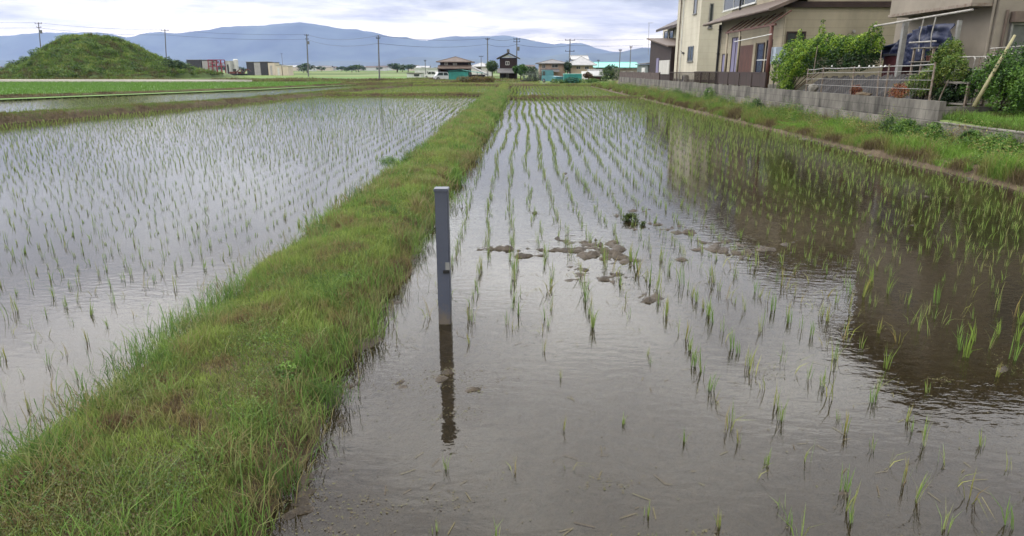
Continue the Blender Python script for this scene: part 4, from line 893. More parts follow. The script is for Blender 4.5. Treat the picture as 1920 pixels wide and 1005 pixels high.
bush('shrub', 'yellowish green shrub growing around the plant rack', 'bush',
     [pb(1745, 150, 11.3, .32, .42), pb(1722, 160, 11.2, .3, .3), pb(1780, 105, 11.7, .3, .42), pb(1790, 128, 11.6, .3, .35), pb(1765, 115, 11.6, .25, .3)], 11000, .034, [(.03, .06, .012), (.07, .13, .02), (.12, .18, .03), (.18, .22, .05)], seed=13)
bush('shrub', 'dense dark green shrub under the right hand window', 'bush',
     [pb(1880, 150, 12.0, .6, .5), pb(1920, 130, 12.2, .6, .6), pb(1840, 160, 11.8, .4, .35), pb(1900, 180, 11.9, .6, .35), pb(1960, 160, 12.2, .8, .6), pb(1870, 115, 12.1, .3, .25)], 22000, .036, [(.012, .035, .008), (.03, .075, .012), (.06, .13, .018), (.09, .17, .025)], seed=14)
bush('shrub', 'low green bush beneath the bench beside the block wall end', 'bush',
     [pb(1775, 178, 11.6, .3, .25), pb(1800, 172, 11.9, .35, .25), pb(1822, 150, 12.1, .3, .28)], 7000, .034, GRD, seed=15)
for k, (px, py, r, h, lb) in enumerate(((1676, 240, .28, .30, 'dark leafy weed bush against the concrete footing, left of a pair'), (1700, 246, .26, .32, 'yellow green leafy weed beside the dark one at the wall footing'), (1748, 262, .22, .34, 'tall grassy weed climbing at the corner of the block wall'), (1868, 290, .34, .30, 'spreading green weed in front of the low concrete wall'), (1820, 262, .18, .2, 'small green weed at the foot of the low concrete wall'), (1418, 202, .3, .35, 'dark green weed bush by the wall below the brown panel fence'), (1330, 176, .3, .35, 'low weed bush under the tall cream house wall'))):
    q = PZ(px, py+18, .2); q.x = min(q.x, 10.35)
    q = PX(px, py, 10.1); bush('weed_bush', lb, 'weed', [(10.1, q.y, max(q.z, .4), r, r*1.3, h), (10.0, q.y-r*.8, max(q.z-.12, .35), r*.7, r*.8, h*.7)], 3500, .03, [GRD, GR, GR, GR, GR, GRD, GR][k]+[(.09, .16, .02)], seed=30+k)
# ================================================================== far objects
HAZE = 6.8e-5
def mx(px, Y): return PY(px, 140, Y).x
def zz_(py, Y): return PY(960, py, Y).z
def dist_for(py, z=.05): return PZ(960, py, z).y
# ---- fields and road patches beyond the paddies
def flat(name, pts, z, m):
    mb = MB(); mb.poly([(x, y, z) for x, y in pts]); o = mb.build(name, m); o['kind'] = 'structure'; return o
M_lush = mat('lush_rice_field', (.085, .16, .03), (.065, .125, .022), .5, .95, .6, 8)
M_field2 = mat('pale_green_field', (.12, .165, .055), (.09, .13, .04), .3, .95, .6, 8)
M_dryf = mat('dry_field', (.26, .25, .15), (.19, .18, .10), .2, .95)
M_roadp = mat('pale_road', (.42, .40, .36), (.33, .31, .28), 1, .9)
M_asph = mat('grey_lane', (.16, .15, .145), (.11, .105, .10), 1.5, .9)
M_weedg = mat('weedy_ground', (.10, .10, .035), (.075, .10, .028), .6, .95, .6, 6, c3=(.12, .09, .05))
z1 = .2
flat('field', [(-33, 40), (-24, 64), (-20, 84.5), (-20, 97), (-110, 97), (-110, 20), (-50, 20)], z1, M_lush)
mb = MB(); mb.slab([(-130, 99, .58), (-44, 99, .5), (-40, 103, .5), (-130, 103, .58)], .5); o = mb.build('road', M_roadp); o['kind'] = 'structure'
flat('field', [(-130, 103.5), (-10, 103.5), (-10, 132), (-130, 132)], z1-.02, M_weedg)
flat('field', [(-62, 134), (-8, 134), (-8, 175), (-62, 175)], .2, M_lush)
flat('road', [(-60, 196), (14, 196), (14, 204), (-60, 204)], .15, M_dryf)
flat('field', [(-60, 215), (6, 215), (6, 300), (-60, 300)], .1, M_field2)
flat('lane', [(-8, 98), (24, 96), (24, 104), (-8, 106)], .06, M_asph)
# grass over the lush field / verges
n = 60000; x = rng.uniform(-90, -20, n); y = rng.uniform(40, 97, n); k = (x < bund2x(y)-1.2); P = np.stack([x[k], y[k], np.full(k.sum(), .19)], 1); P = P[inview(P)]
f1 = blades(P, rng.uniform(.15, .30, len(P)), np.full(len(P), .04), rng.uniform(.1, .5, len(P)), np.array([.085, .165, .03])*rng.uniform(.8, 1.2, (len(P), 1)))
n = 50000; x = rng.uniform(-110, 0, n); y = rng.uniform(103.5, 133, n); P = np.stack([x, y, np.full(n, .15)], 1); P = P[inview(P)]
f2 = turf(P, .12, .6, .07, 6, 205, -.05, pal=DRY)
n = 30000; x = rng.uniform(-22, 3, n); y = 87.5+60*rng.random(n); P = np.stack([x, y, ground_z(x, y)], 1)
f3 = turf(P, .1, .35, .05, 5, 206, .1)
o = blade_obj('grass', [f1, f2, f3]); tag(o, 'lush green rice field and rough verge in front of the grassy mound', 'grass', kind='stuff')
# ---- mound
cxm, cym = -86.0, 158.0
prof = [(24, 141), (40, 126), (64, 117), (92, 105), (108, 93), (126, 79), (146, 71), (212, 70), (226, 74), (246, 86), (266, 99), (296, 109), (326, 121), (360, 132), (400, 139)]
mxs = np.array([mx(a, cym) for a, b in prof]); mzs = np.array([zz_(b, cym) for a, b in prof])
def moundz(x, y):
    xc = .5*(mxs[0]+mxs[-1]); x0_ = x; x = xc+(x-xc)*(1+.75*np.clip((cym-y)/20, 0, 1.3)**1.5)
    h = np.interp(x, mxs, mzs, left=0, right=0); t = np.clip(1-np.abs((y-cym)/20)**1.3, 0, 1)
    r = h*t**.7
    return r+(fbm(x0_*.35, y*.35, 301, 4)-.5)*1.5*(r > .3)+(fbm(x*.1, y*.1, 303, 2)-.5)*.5*(r > 1)
MXg = np.arange(mxs[0]-4, mxs[-1]+6, .6); MYg = np.arange(cym-28, cym+28, .8)
patch('mound', MXg, MYg, lambda x, y: moundz(x, y)+.1, mat('mound_soil', (.07, .10, .025), (.04, .06, .018), .5, .95))
n = 110000; x = rng.uniform(MXg[0], MXg[-1], n); y = rng.uniform(cym-27, cym+6, n); z = moundz(x, y); P = np.stack([x, y, z+.05], 1)[z > .1]
MP = np.array([(.09, .085, .03), (.07, .11, .022), (.11, .16, .03), (.07, .14, .022), (.16, .20, .045)])
m1 = turf(P, .25, 1.0, .12, 3.2, 305, np.clip((P[:, 2]-3)*.12, -.3, .05), pal=MP, leanmax=.9)
o = blade_obj('grass', [m1]); tag(o, 'tangled green grass and creepers covering the broad earth mound', 'grass', kind='stuff')
bl = []
rr_ = random.Random(8)
while len(bl) < 150:
    x = rr_.uniform(MXg[0]+2, MXg[-1]-6); y = cym-24+26*rr_.random(); z = float(moundz(np.array([x]), np.array([y]))[0])
    if z > .8: r = rr_.uniform(.5, 1.5); bl.append((x, y, z+r*.12, r*1.3, r, r*.5))
V, Q, K = crown(bl, 42000, .16, [(.03, .06, .014), (.05, .10, .018), (.09, .16, .028), (.14, .20, .04)], 1.2, 66, .5)
o = npmesh('creepers', V, [Q], LEAF, K); tag(o, 'leafy creepers and brambles in patches over the earth mound', 'creepers', kind='stuff')
for k, (px, py, r) in enumerate(((30, 118, 1.1), (52, 113, 1.2), (318, 112, 1.0), (335, 116, .9), (135, 128, 1.2))):
    x = mx(px, cym-10); z = zz_(py, cym-10) if k != 4 else 1.5
    bush('mound_shrub', ['ragged dark shrub at the far left foot of the mound', 'rounded dark shrub on the left shoulder of the mound', 'small shrub on the right slope of the mound near a pole', 'last little shrub low on the right slope of the mound', 'dark bramble patch in front of the mound'][k], 'shrub', [(x, cym-10, z-r*.5, r*1.2, r, r), (x+r, cym-10, z-r*.9, r, r, r*.8)], 900, .16, GRD, seed=40+k)
# ---- generic far house
def house(name, label, x0, x1, Y, depth, zb, zw, wall, roof, zr=None, kind='hip', over=.5, wins=(), lower=None, cat='house'):
    t = thing(name, ((x0+x1)/2, Y, zb), label, cat)
    mb = MB(); mb.box(x0, x1, Y, Y+depth, zb-.1, zw); mb.build('wall', wall, t)
    zr = zr or zw+1.4
    if kind == 'hip': roof_hip(x0, x1, Y, Y+depth, zw-.05, zr, over, .14, 'roof', roof, t)
    elif kind == 'flat': mb = MB(); mb.box(x0-over, x1+over, Y-over, Y+depth+over, zw+.002, zr); mb.build('roof', roof, t)
    else: roof_gable(x0, x1, Y, Y+depth, zw-.05, zr, kind, over, .14, 'roof', roof, t)
    for w_ in wins:
        a, b, c, d = w_[:4]; win(t, 'S', Y, a, b, c, d, w_[4] if len(w_) > 4 else M_white, mull=w_[5] if len(w_) > 5 else 1, sill=False)
    if lower:
        lx0, lx1, lz, lz2, dd = lower; mb = MB(); mb.slab([(lx0, Y-dd, lz), (lx1, Y-dd, lz), (lx1, Y-.004, lz2), (lx0, Y-.004, lz2)], .12); mb.build('lower_roof', roof, t)
    return t
# D1 dark farmhouse (820-885)
Y = 132; X = lambda px: mx(px, Y); Z = lambda py: zz_(py, Y)
t = house('dark_farmhouse', 'dark walled two storey farmhouse with a hipped roof, left of the narrow house', X(826), X(878), Y, 8, .1, Z(115), M_darkwood, M_brownroof, Z(106), over=.7,
          wins=[(X(834), X(840), Z(122), Z(117)), (X(850), X(857), Z(122), Z(118))], lower=(X(822), X(885), Z(128), Z(122), 1.6))
mb = MB(); mb.box(X(822), X(826)-.01, Y-.5, Y+5, .1, Z(124)); mb.build('side_wall', M_dkgrey, t)
mb = MB(); mb.slab([(X(884), Y-1, Z(124)), (X(912), Y-1, Z(138)), (X(912), Y+4, Z(138)), (X(884), Y+4, Z(124))], .25); mb.build('lean_to_roof', M_lighttile, t)
mb = MB(); mb.box(X(879), X(908), Y+.5, Y+4, .1, Z(140)); mb.build('lean_to_wall', M_dkgrey, t)
# teal netting shed
Y = 118; t = thing('teal_shed', (mx(859, Y), Y, .1), 'teal green sheeted shed in front of the dark farmhouse', 'shed')
mb = MB(); mb.box(mx(841, Y), mx(878, Y), Y, Y+3, .05, zz_(134, Y)); mb.build('wall', M_teal, t)
mb = MB(); mb.slab([(mx(840, Y), Y-.2, zz_(133, Y)), (mx(866, Y), Y-.2, zz_(130.5, Y)), (mx(866, Y), Y+3.2, zz_(130.5, Y)), (mx(840, Y), Y+3.2, zz_(133, Y))], .06)
mb.slab([(mx(866, Y)+.01, Y-.2, zz_(131, Y)), (mx(906, Y), Y-.2, zz_(137, Y)), (mx(906, Y), Y+3.2, zz_(137, Y)), (mx(866, Y)+.01, Y+3.2, zz_(131, Y))], .06); mb.build('roof', M_teal, t)
for px in (884, 895, 904): mb = MB(); mb.tube([(mx(px, Y), Y, .05), (mx(px, Y), Y, zz_(136, Y))], .05, 6); mb.build('post', M_dkgrey, t)
# D2 narrow house (932-973)
Y = 128; X = lambda px: mx(px, Y); Z = lambda py: zz_(py, Y)
t = house('narrow_house', 'narrow two storey house with a dark gabled roof and white gable, centre of the skyline', X(937), X(969), Y, 8, .1, Z(108.5), M_darkwood, M_greytile, Z(98), 'y', over=.6,
          wins=[(X(948), X(955), Z(122), Z(115)), (X(949), X(954), Z(147), Z(137), M_metal)], lower=(X(933), X(973), Z(136), Z(128), 1.8))
mb = MB(); mb.prism([(X(940), Y-.05, Z(108)), (X(967), Y-.05, Z(108)), (X(953), Y-.05, Z(102.5))], (0, -.05, 0)); mb.build('gable', M_white, t)
mb = MB(); mb.box(X(939), X(947), Y-.06, Y-.003, Z(150), Z(139)); mb.build('door', M_black, t)
mb = MB(); mb.cbox((X(953), Y-.6, Z(98)), .5, .5, .5); mb.build('ridge_end', M_greytile, t)
# D3, D4
Y = 140; X = lambda px: mx(px, Y); Z = lambda py: zz_(py, Y)
t = house('long_roofed_house', 'pinkish walled house under a long low grey roof, right of the round tree', X(1012), X(1060), Y, 9, .1, Z(118), M_pink, M_greytile, Z(111), over=.7,
          wins=[(X(1016), X(1023), Z(128), Z(121)), (X(1034), X(1046), Z(127), Z(120))], lower=(X(1014), X(1048), Z(134), Z(129), 2.0))
Y = 143; X = lambda px: mx(px, Y); Z = lambda py: zz_(py, Y)
t = house('pale_roofed_house', 'beige two storey house with a broad pale grey tiled roof', X(1070), X(1111), Y, 9, .1, Z(121), mat('warm_beige', (.40, .33, .24), (.32, .26, .19), .6, .85), M_lighttile, Z(105), over=.8,
          wins=[(X(1080), X(1088), Z(130), Z(124)), (X(1096), X(1104), Z(130), Z(124))])
roof_gable(X(1075), X(1102), Y+2, Y+8, Z(111), Z(104), 'x', .4, .1, 'upper_roof', M_lighttile, t)
# hut
Y = 118; X = lambda px: mx(px, Y); Z = lambda py: zz_(py, Y)
house('brown_hut', 'small brown hut with a pale sloping roof in front of the pale roofed house', X(1108), X(1127), Y, 4, .1, Z(141), M_redwood, M_lighttile, Z(132), 'x', over=.4, wins=[(X(1114), X(1119), Z(151), Z(145), M_brown)], cat='hut')
# beige block right, teal factory roofs
Y = 125; X = lambda px: mx(px, Y); Z = lambda py: zz_(py, Y)
house('flat_roofed_building', 'plain beige flat roofed building just left of the small garden shed', X(1160), X(1194), Y, 8, .1, Z(130), M_beigeC, M_conc, Z(128.5), 'flat', over=.2, wins=[(X(1166), X(1172), Z(140), Z(134)), (X(1180), X(1187), Z(140), Z(134))], cat='building')
Y = 240; X = lambda px: mx(px, Y); Z = lambda py: zz_(py, Y)
house('teal_roofed_factory', 'long low factory with a pale turquoise roof below the mountains at right', X(1118), X(1200), Y, 30, .1, Z(126), M_conc, M_tealroof, Z(116), 'x', over=1, wins=[(X(1125+12*k), X(1131+12*k), Z(131), Z(128)) for k in range(6)], cat='factory')
# white flat building far left of farmhouse
Y = 170; X = lambda px: mx(px, Y); Z = lambda py: zz_(py, Y)
house('white_warehouse', 'low white warehouse with dark openings left of the dark farmhouse', X(778), X(822), Y, 10, .1, Z(128.5), M_white, M_white, Z(127), 'flat', over=.2, wins=[(X(801), X(812), Z(141), Z(134), M_dkgrey)], cat='warehouse')
Y = 160; X = lambda px: mx(px, Y); Z = lambda py: zz_(py, Y)
house('white_shed', 'small pale shed with a dark window in front of the white warehouse', X(763), X(789), Y, 5, .1, Z(138), M_white, M_conc, Z(136.5), 'flat', over=.15, wins=[(X(776), X(786), Z(143), Z(139), M_dkgrey)], cat='shed')
Y = 205; X = lambda px: mx(px, Y); Z = lambda py: zz_(py, Y)
house('white_roofed_house', 'house with a wide white roof behind the dark farmhouse', X(884), X(920), Y, 9, .1, Z(124), M_white, M_lighttile, Z(117), over=.6, wins=[(X(894), X(902), Z(130), Z(126), M_dkgrey)])
# garden walls and hedges in front of the village
Y = 112; t = thing('low_wall', (mx(965, Y), Y, .1), 'low pinkish grey garden wall in front of the narrow house', 'wall')
mb = MB(); mb.box(mx(931, Y), mx(1010, Y), Y, Y+.2, .0, zz_(151, Y)); mb.build('wall', mat('pink_grey_wall', (.17, .14, .13), (.11, .09, .085), .8, .9), t); mb = MB(); mb.box(mx(931, Y)-.05, mx(1010, Y)+.05, Y-.05, Y+.25, zz_(151, Y)+.002, zz_(151, Y)+.08); mb.build('coping', M_conc, t)
def row(label, name, px0, px1, Y, zc_, r, cols, n, leaf, seed):
    bl = []; x = mx(px0, Y)
    while x < mx(px1, Y): bl.append((x, Y+random.uniform(-.3, .3), .1+zc_*random.uniform(.7, 1), r, r, zc_*random.uniform(.7, 1.05))); x += r*1.1
    bush(name, label, 'hedge', bl, n, leaf, cols, seed=seed, stems=6)
row('reddish brown dry hedge in front of the teal shed', 'hedge', 862, 924, 102, .55, .6, [(.05, .03, .015), (.13, .075, .03), (.17, .13, .045), (.10, .12, .03)], 5000, .09, 60)
row('grey green hedge left of the blue green truck', 'hedge', 988, 1026, 112, .9, .8, [(.05, .06, .05), (.09, .11, .09), (.13, .15, .12)], 4000, .09, 61)
row('dark hedge between the brown hut and the flat roofed building', 'hedge', 1132, 1158, 118, 1.1, .9, GRD+[(.08, .11, .02)], 4000, .1, 62)
row('low straggling green bushes along the lane below the hut', 'hedge', 1040, 1125, 96, .35, .5, GR, 5000, .07, 63)
# trees of the village
tree('round_tree', 'rounded bright green tree right beside the narrow house', 'tree', (mx(976, 124), 124, .1), zz_(120, 124)-.1, 1.5, 4500, .13, [(.02, .05, .012), (.04, .10, .02), (.07, .15, .025)], seed=3)
tree('garden_tree', 'loose grey green tree between the farmhouse and the narrow house', 'tree', (mx(923, 134), 134, .1), zz_(112, 134)-.1, 1.5, 3600, .13, [(.03, .055, .02), (.06, .11, .03), (.1, .16, .05)], seed=4)
tree('garden_tree', 'dark low tree behind the round tree toward the long roofed house', 'tree', (mx(992, 150), 150, .1), zz_(124, 150), 2.2, 2500, .16, GRD, seed=5)
tree('garden_tree', 'tree rising in the gap between the two beige village houses', 'tree', (mx(1064, 139), 139, .1), zz_(114, 139), .9, 1800, .13, GRD, seed=6)
tree('garden_tree', 'reddish leaved tree at the left end of the brown hut', 'tree', (mx(1103, 117), 117, .1), zz_(136, 117), .9, 1500, .12, [(.07, .03, .02), (.12, .06, .03), (.08, .1, .03)], seed=7)
tree('garden_tree', 'bluish green bushy tree beside the teal container', 'tree', (mx(1071, 96), 96, .1), zz_(146, 96), 1.1, 2200, .1, [(.02, .07, .05), (.03, .12, .09), (.06, .16, .10)], seed=8)
tree('garden_tree', 'tree with a wide crown behind the hut beside the factory roof', 'tree', (mx(1145, 150), 150, .1), zz_(121, 150), 2.0, 2400, .16, GRD, seed=9)
# teal container, vehicles
Y = 100; t = thing('teal_container', (mx(1074, Y), Y, .1), 'bright teal sheet metal container beside the white van', 'container')
mb = MB(); mb.box(mx(1058, Y), mx(1091, Y), Y, Y+2.4, .12, zz_(139.5, Y)); mb.build('body', M_teal, t)
mb = MB(); mb.box(mx(1058, Y)-.06, mx(1091, Y)+.06, Y-.06, Y+2.46, zz_(139.5, Y)+.002, zz_(139.5, Y)+.08); mb.build('roof', M_tealroof, t)
mb = MB(); mb.box(mx(1062, Y), mx(1074, Y), Y-.04, Y-.002, .2, zz_(142, Y)); mb.build('door', M_teal, t)
def car(label, cx, cy, z, L_, W_, H_, paint, yaw=0, truck=False, name='parked_car', cat='car'):
    t = thing(name, (cx, cy, z), label, cat); m = Matrix.Rotation(yaw, 3, 'Z'); c = Vector((cx, cy, z))
    def T(p): return c+m@Vector(p)
    h = .2; b = H_*.55
    if truck: pr = [(-.5, h), (.5, h), (.5, b*.95), (.49, b), (.46, H_), (.22, H_), (.18, b), (-.5, b*.9)]
    else: pr = [(-.5, h), (.5, h), (.5, b*.8), (.47, b), (.30, b*1.05), (.18, H_), (-.30, H_), (-.42, b*1.05), (-.49, b*.95)]
    mb = MB(); mb.prism([T((x*L_, -W_/2, zq)) for x, zq in pr], m@Vector((0, W_, 0))); body = mb.build('body', paint, t, bevel=.03)
    for s in (-1, 1):
        mb = MB(); y = s*(W_/2+.004)
        q = [(.24, b*1.08), (.16, H_*.95), (-.02, H_*.95), (-.02, b*1.08)] if not truck else [(.44, b*1.05), (.42, H_*.92), (.25, H_*.92), (.23, b*1.05)]
        mb.prism([T((x*L_, y, zq)) for x, zq in q], m@Vector((0, s*.01, 0)))
        if not truck: mb.prism([T((x*L_, y, zq)) for x, zq in [(-.05, b*1.08), (-.05, H_*.95), (-.28, H_*.95), (-.37, b*1.08)]], m@Vector((0, s*.01, 0)))
        mb.build('side_window', glassmat(), t)
    for xq in (.33, -.32):
        for s in (-1, 1):
            mb = MB(); mb.tube([T((xq*L_, s*(W_/2-.12), .3)), T((xq*L_, s*(W_/2+.02), .3))], .3, 14); wq = mb.build('wheel', M_black, t)
            mb = MB(); mb.tube([T((xq*L_, s*(W_/2+.021), .3)), T((xq*L_, s*(W_/2+.03), .3))], .17, 10); mb.build('rim', M_metal, wq)
    for s in (-1, 1): mb = MB(); mb.box(0, .01, 0, .01, 0, .01); mb.v = []; mb.f = []; mb.hexa([T((L_*.5+a, s*W_*.36+b_, .55+d)) for d in (0, .14) for a, b_ in ((0, -.12), (.02, -.12), (.02, .12), (0, .12))]); mb.build('headlight', M_white, t)
    return t
car('white hatchback parked left of the dark farmhouse', mx(812, 150), 150, .08, 3.6, 1.6, 1.5, M_white, 2.6)
car('silver white car parked under the front of the dark farmhouse', mx(831, 126), 126, .08, 3.4, 1.6, 1.45, mat('silver_paint', (.5, .5, .5), (.45, .45, .46), 1, .3, metal=.3), .3)
car('small white van parked at the right end of the teal container', mx(1098, 126), 126, .08, 3.2, 1.5, 1.6, M_white, 1.45, cat='van', name='parked_van')
car('blue green light truck parked left of the teal container', mx(1036, 104), 104, .08, 3.4, 1.5, 1.8, mat('bluegreen_paint', (.06, .17, .18), (.04, .12, .13), 1, .4), 2.2, True, 'parked_truck', 'truck')
# ---- container yard right of the mound
Y = 235; X = lambda px: mx(px, Y); Z = lambda py: zz_(py, Y)
def box_unit(name, label, px0, px1, py, wall, roof, cat, door=None, zb=.05, Y=235, dep=5):
    t = thing(name, ((mx(px0, Y)+mx(px1, Y))/2, Y, zb), label, cat); zt = zz_(py, Y)
    mb = MB(); mb.box(mx(px0, Y), mx(px1, Y), Y, Y+dep, zb, zt); mb.build('body', wall, t)
    mb = MB(); mb.box(mx(px0, Y)-.12, mx(px1, Y)+.12, Y-.12, Y+dep+.12, zt+.002, zt+.16); mb.build('roof', roof, t)
    w_ = mx(px1, Y)-mx(px0, Y); mb = MB(); mb.box(mx(px0, Y)+w_*.3, mx(px0, Y)+w_*.62, Y-.05, Y-.002, zb+.05, zb+(zt-zb)*.78); mb.build('door', door or M_dkgrey, t)
    return t
M_sidew = mat('greyish_panel', (.32, .31, .30), (.25, .24, .23), .6, .8); M_bw = mat('beige_panel', (.50, .43, .35), (.42, .36, .29), .6, .8)
box_unit('dark_container', 'long charcoal container at the left end of the yard, next to the mound', 353, 380, 112.5, M_dkgrey, M_metal, 'container')
box_unit('grey_container', 'light grey container next to the charcoal one in the yard', 381.5, 398, 113.5, M_sidew, M_dkgrey, 'container', M_sidew)
t = thing('steel_rack', (X(412), 233, .05), 'dark red steel storage rack with white bundles in the yard', 'rack')
for px in (400.5, 408, 416, 424):
    for y in (232, 235): mb = MB(); mb.box(X(px)-.12, X(px)+.12, y-.12, y+.12, .05, Z(113)); mb.build('post', M_red, t)
for zq in (Z(113), Z(119), Z(125)): mb = MB(); mb.box(X(400), X(424.5), 231.9, 235.1, zq, zq+.22); mb.build('shelf', M_red, t)
for k, (px, zq) in enumerate(((404, 119), (404, 125), (412, 119), (420, 125))):
    mb = MB(); mb.cbox((X(px), 233.5, Z(zq)+.23), 1.2, 1.8, .55); o = mb.build('bundle', [M_white, M_sidew][k % 2], None, (X(px), 233.5, Z(zq)+.22), bevel=.08); tag(o, 'wrapped white bundle on the dark red steel rack', 'bundle', 'bundles on the steel rack')
box_unit('white_cabin', 'small white cabin between the red rack and the tall white tank', 425, 434, 115, M_white, M_white, 'cabin')
t = thing('white_tank', (X(440), 237, .05), 'tall white tank standing above the yard machinery', 'tank'); mb = MB(); mb.tube([(X(440), 237, .6), (X(440), 237, Z(112)), (X(440), 237, Z(110.5))], [.8, .8, .5], 14); mb.build('tank', M_white, t, smooth=False)
for a in (0, 1.57, 3.14, 4.71): mb = MB(); mb.tube([(X(440)+.6*math.cos(a), 237+.6*math.sin(a), .05), (X(440)+.6*math.cos(a), 237+.6*math.sin(a), .62)], .08, 6); mb.build('leg', M_metal, t)
def digger(label, px, Y):
    t = thing('excavator', (mx(px, Y), Y, .05), label, 'excavator'); x = mx(px, Y); m2 = mat('rust_red', (.13, .04, .025), (.08, .025, .02), 2, .6)
    for s in (-1, 1): mb = MB(); mb.box(x-1.4, x+1.4, Y+s*.8-.2, Y+s*.8+.2, .08, .6); mb.build('track', M_black, t, bevel=.12)
    mb = MB(); mb.box(x-1.3, x+.5, Y-.9, Y+.9, .62, 1.3); mb.build('body', m2, t, bevel=.1); mb = MB(); mb.box(x-.1, x+.7, Y-.85, Y, 1.31, 2.2); mb.build('cab', glassmat(), t, bevel=.06)
    mb = MB(); mb.tube([(x+.5, Y+.3, 1.1), (x+1.8, Y+.3, 2.1), (x+2.6, Y+.3, 1.5)], [.16, .13, .1], 6); mb.build('boom', m2, t); mb = MB(); mb.prism([(x+2.4, Y, 1.5), (x+2.9, Y, 1.3), (x+2.6, Y, .7), (x+2.2, Y, .9)], (0, .6, 0)); mb.build('bucket', M_dkgrey, t)
digger('rust red excavator in the yard, left one of two', 440, 226); digger('rust red excavator in the yard, right one beside the dark shed', 455, 228)
box_unit('dark_shed', 'charcoal shed at the left end of the row beyond the excavators', 464, 477, 116.5, M_dkgrey, M_metal, 'shed')
box_unit('grey_shed', 'pale grey shed between two charcoal sheds', 478, 489.5, 116.8, M_sidew, M_dkgrey, 'shed', M_sidew)
box_unit('dark_shed', 'charcoal shed between the pale grey shed and the beige one', 490, 503, 116.2, M_dkgrey, M_metal, 'shed')
box_unit('beige_shed', 'beige shed with dark roof edge right of the charcoal sheds', 504, 516, 117.5, M_bw, M_dkgrey, 'shed', M_sidew)
box_unit('beige_shed', 'lower cream coloured box shed, second from the right end of the yard', 518, 529, 122.5, M_bw, M_sidew, 'shed', M_white, Y=225)
box_unit('beige_shed', 'low cream coloured box shed at the right end of the yard', 530.5, 541, 124, M_bw, M_white, 'shed', M_bw, Y=225)
# ---- distant town and tree line: individuals built from one
Y0 = 900
def town(px, Y, w, h, m, first=None):
    x = mx(px, Y); t = thing('town_building', (x, Y, 0), 'tiny pale building of the town at the foot of the mountains', 'building', 'distant town buildings')
    mb = MB(); mb.box(x-w/2, x+w/2, Y, Y+12, 0, h); mb.build('wall', m, t); roof_gable(x-w/2, x+w/2, Y, Y+12, h, h+2.2, 'x', .5, .2, 'roof', [M_greytile, M_lighttile, M_brownroof][int(px) % 3], t)
for k in range(46):
    px = random.uniform(-300, 1300) if k > 26 else random.uniform(540, 800); Y = random.uniform(900, 1600); town(px, Y, random.uniform(9, 20), random.uniform(3.5, 6), [M_white, M_sidew, M_bw][k % 3])
fp = tree('far_tree', 'small dark tree on the plain below the mountains', 'tree', (0, 0, 0), 6, 4.5, 350, .7, GRD, group='distant trees on the plain', seed=20)
spots = [(570, 400), (576, 410), (524, 500), (668, 520), (660, 480), (640, 700), (745, 450), (755, 560)]+[(random.uniform(-400, 1300), random.uniform(450, 1200)) for k in range(60)]
for k, (px, Y) in enumerate(spots):
    if k == 0: r = fp
    else:
        r = fp.copy(); C.objects.link(r)
        for ch in fp.children: c = ch.copy(); C.objects.link(c); c.parent = r
    s = random.uniform(.5, 1.2); r.location = (mx(px, Y), Y, -.1); r.scale = (s*1.5, s, s*.8); r.rotation_euler = (0, 0, random.uniform(0, 6))
# ---- utility poles
def pole(px, ptop, Y, label, arms=((0, 1.6),), px_b=None, r=.14, box=False, name='utility_pole', zb=.05):
    top = PY(px, ptop, Y); xb_ = mx(px_b, Y) if px_b else top.x
    t = thing(name, (xb_, Y, zb), label, 'utility pole'); mb = MB(); mb.tube([(xb_, Y, zb-.1), (top.x, Y, top.z)], [r, r*.75], 8); mb.build('shaft', M_pole, t)
    for dz, w_ in arms:
        mb = MB(); mb.box(top.x-w_/2, top.x+w_/2, Y-.16, Y-.10, top.z-.35-dz, top.z-.25-dz); a_ = mb.build('crossarm', M_dkgrey, t)
        mb = MB()
        for s in (-1, 0, 1): mb.tube([(top.x+s*w_*.44, Y-.13, top.z-.25-dz), (top.x+s*w_*.44, Y-.13, top.z-.02-dz)], .06, 6)
        mb.build('insulator', M_dkgrey, a_)
    if box: mb = MB(); mb.tube([(top.x+.35, Y-.2, top.z-2.6), (top.x+.35, Y-.2, top.z-1.8)], .26, 10); mb.build('transformer', M_pole, t)
    return top
T = []
T.append(pole(72, 42, 175, 'utility pole rising behind the left side of the grassy mound, leftmost of all', ((0, 1.8), (.9, 1.2)), 80, box=True))
T.append(pole(309, 55, 175, 'utility pole standing at the right slope of the mound', ((0, 2.0),), 313))
T.append(pole(575, 64, 190, 'slightly leaning utility pole right of the beige yard sheds', ((0, 1.2), (1.0, .9)), 578, r=.2, box=True))
T.append(pole(709, 66, 118, 'plain tall utility pole standing alone in the green fields', ((.2, .7),), 711))
T.append(pole(914, 71, 150, 'utility pole behind the garden tree left of the narrow house', ((0, .8),)))
T.append(pole(969, 71, 150, 'utility pole with a bulky head rising right behind the narrow house', ((0, 1.4), (.5, 1.4)), box=True))
T.append(pole(1069, 73, 150, 'utility pole with two wide crossarms above the pale roofed house', ((0, 2.2), (2.2, 2.0))))
pole(797, 112, 165, 'short thin pole in front of the white warehouse', ((0, .5),), r=.09)
pole(902, 104, 190, 'short pole with a crossarm between the farmhouse and garden tree', ((0, 1.2),), r=.1)
pole(1163, 92, 128, 'slim pole left of the flat roofed beige building', ((0, .5),), r=.1); pole(1183, 86, 150, 'slim pole rising behind the flat roofed beige building', ((0, .5),), r=.11)
pole(1122, 112, 200, 'small far pole in front of the turquoise factory roof', ((0, .6),), r=.1)
pole(528, 100, 420, 'tiny far pole above the cream yard sheds', ((0, 1.2),), r=.14)
far_l = PY(-330, 30, 175); far_r = PY(1300, 66, 160)
pts = [far_l]+T+[far_r]
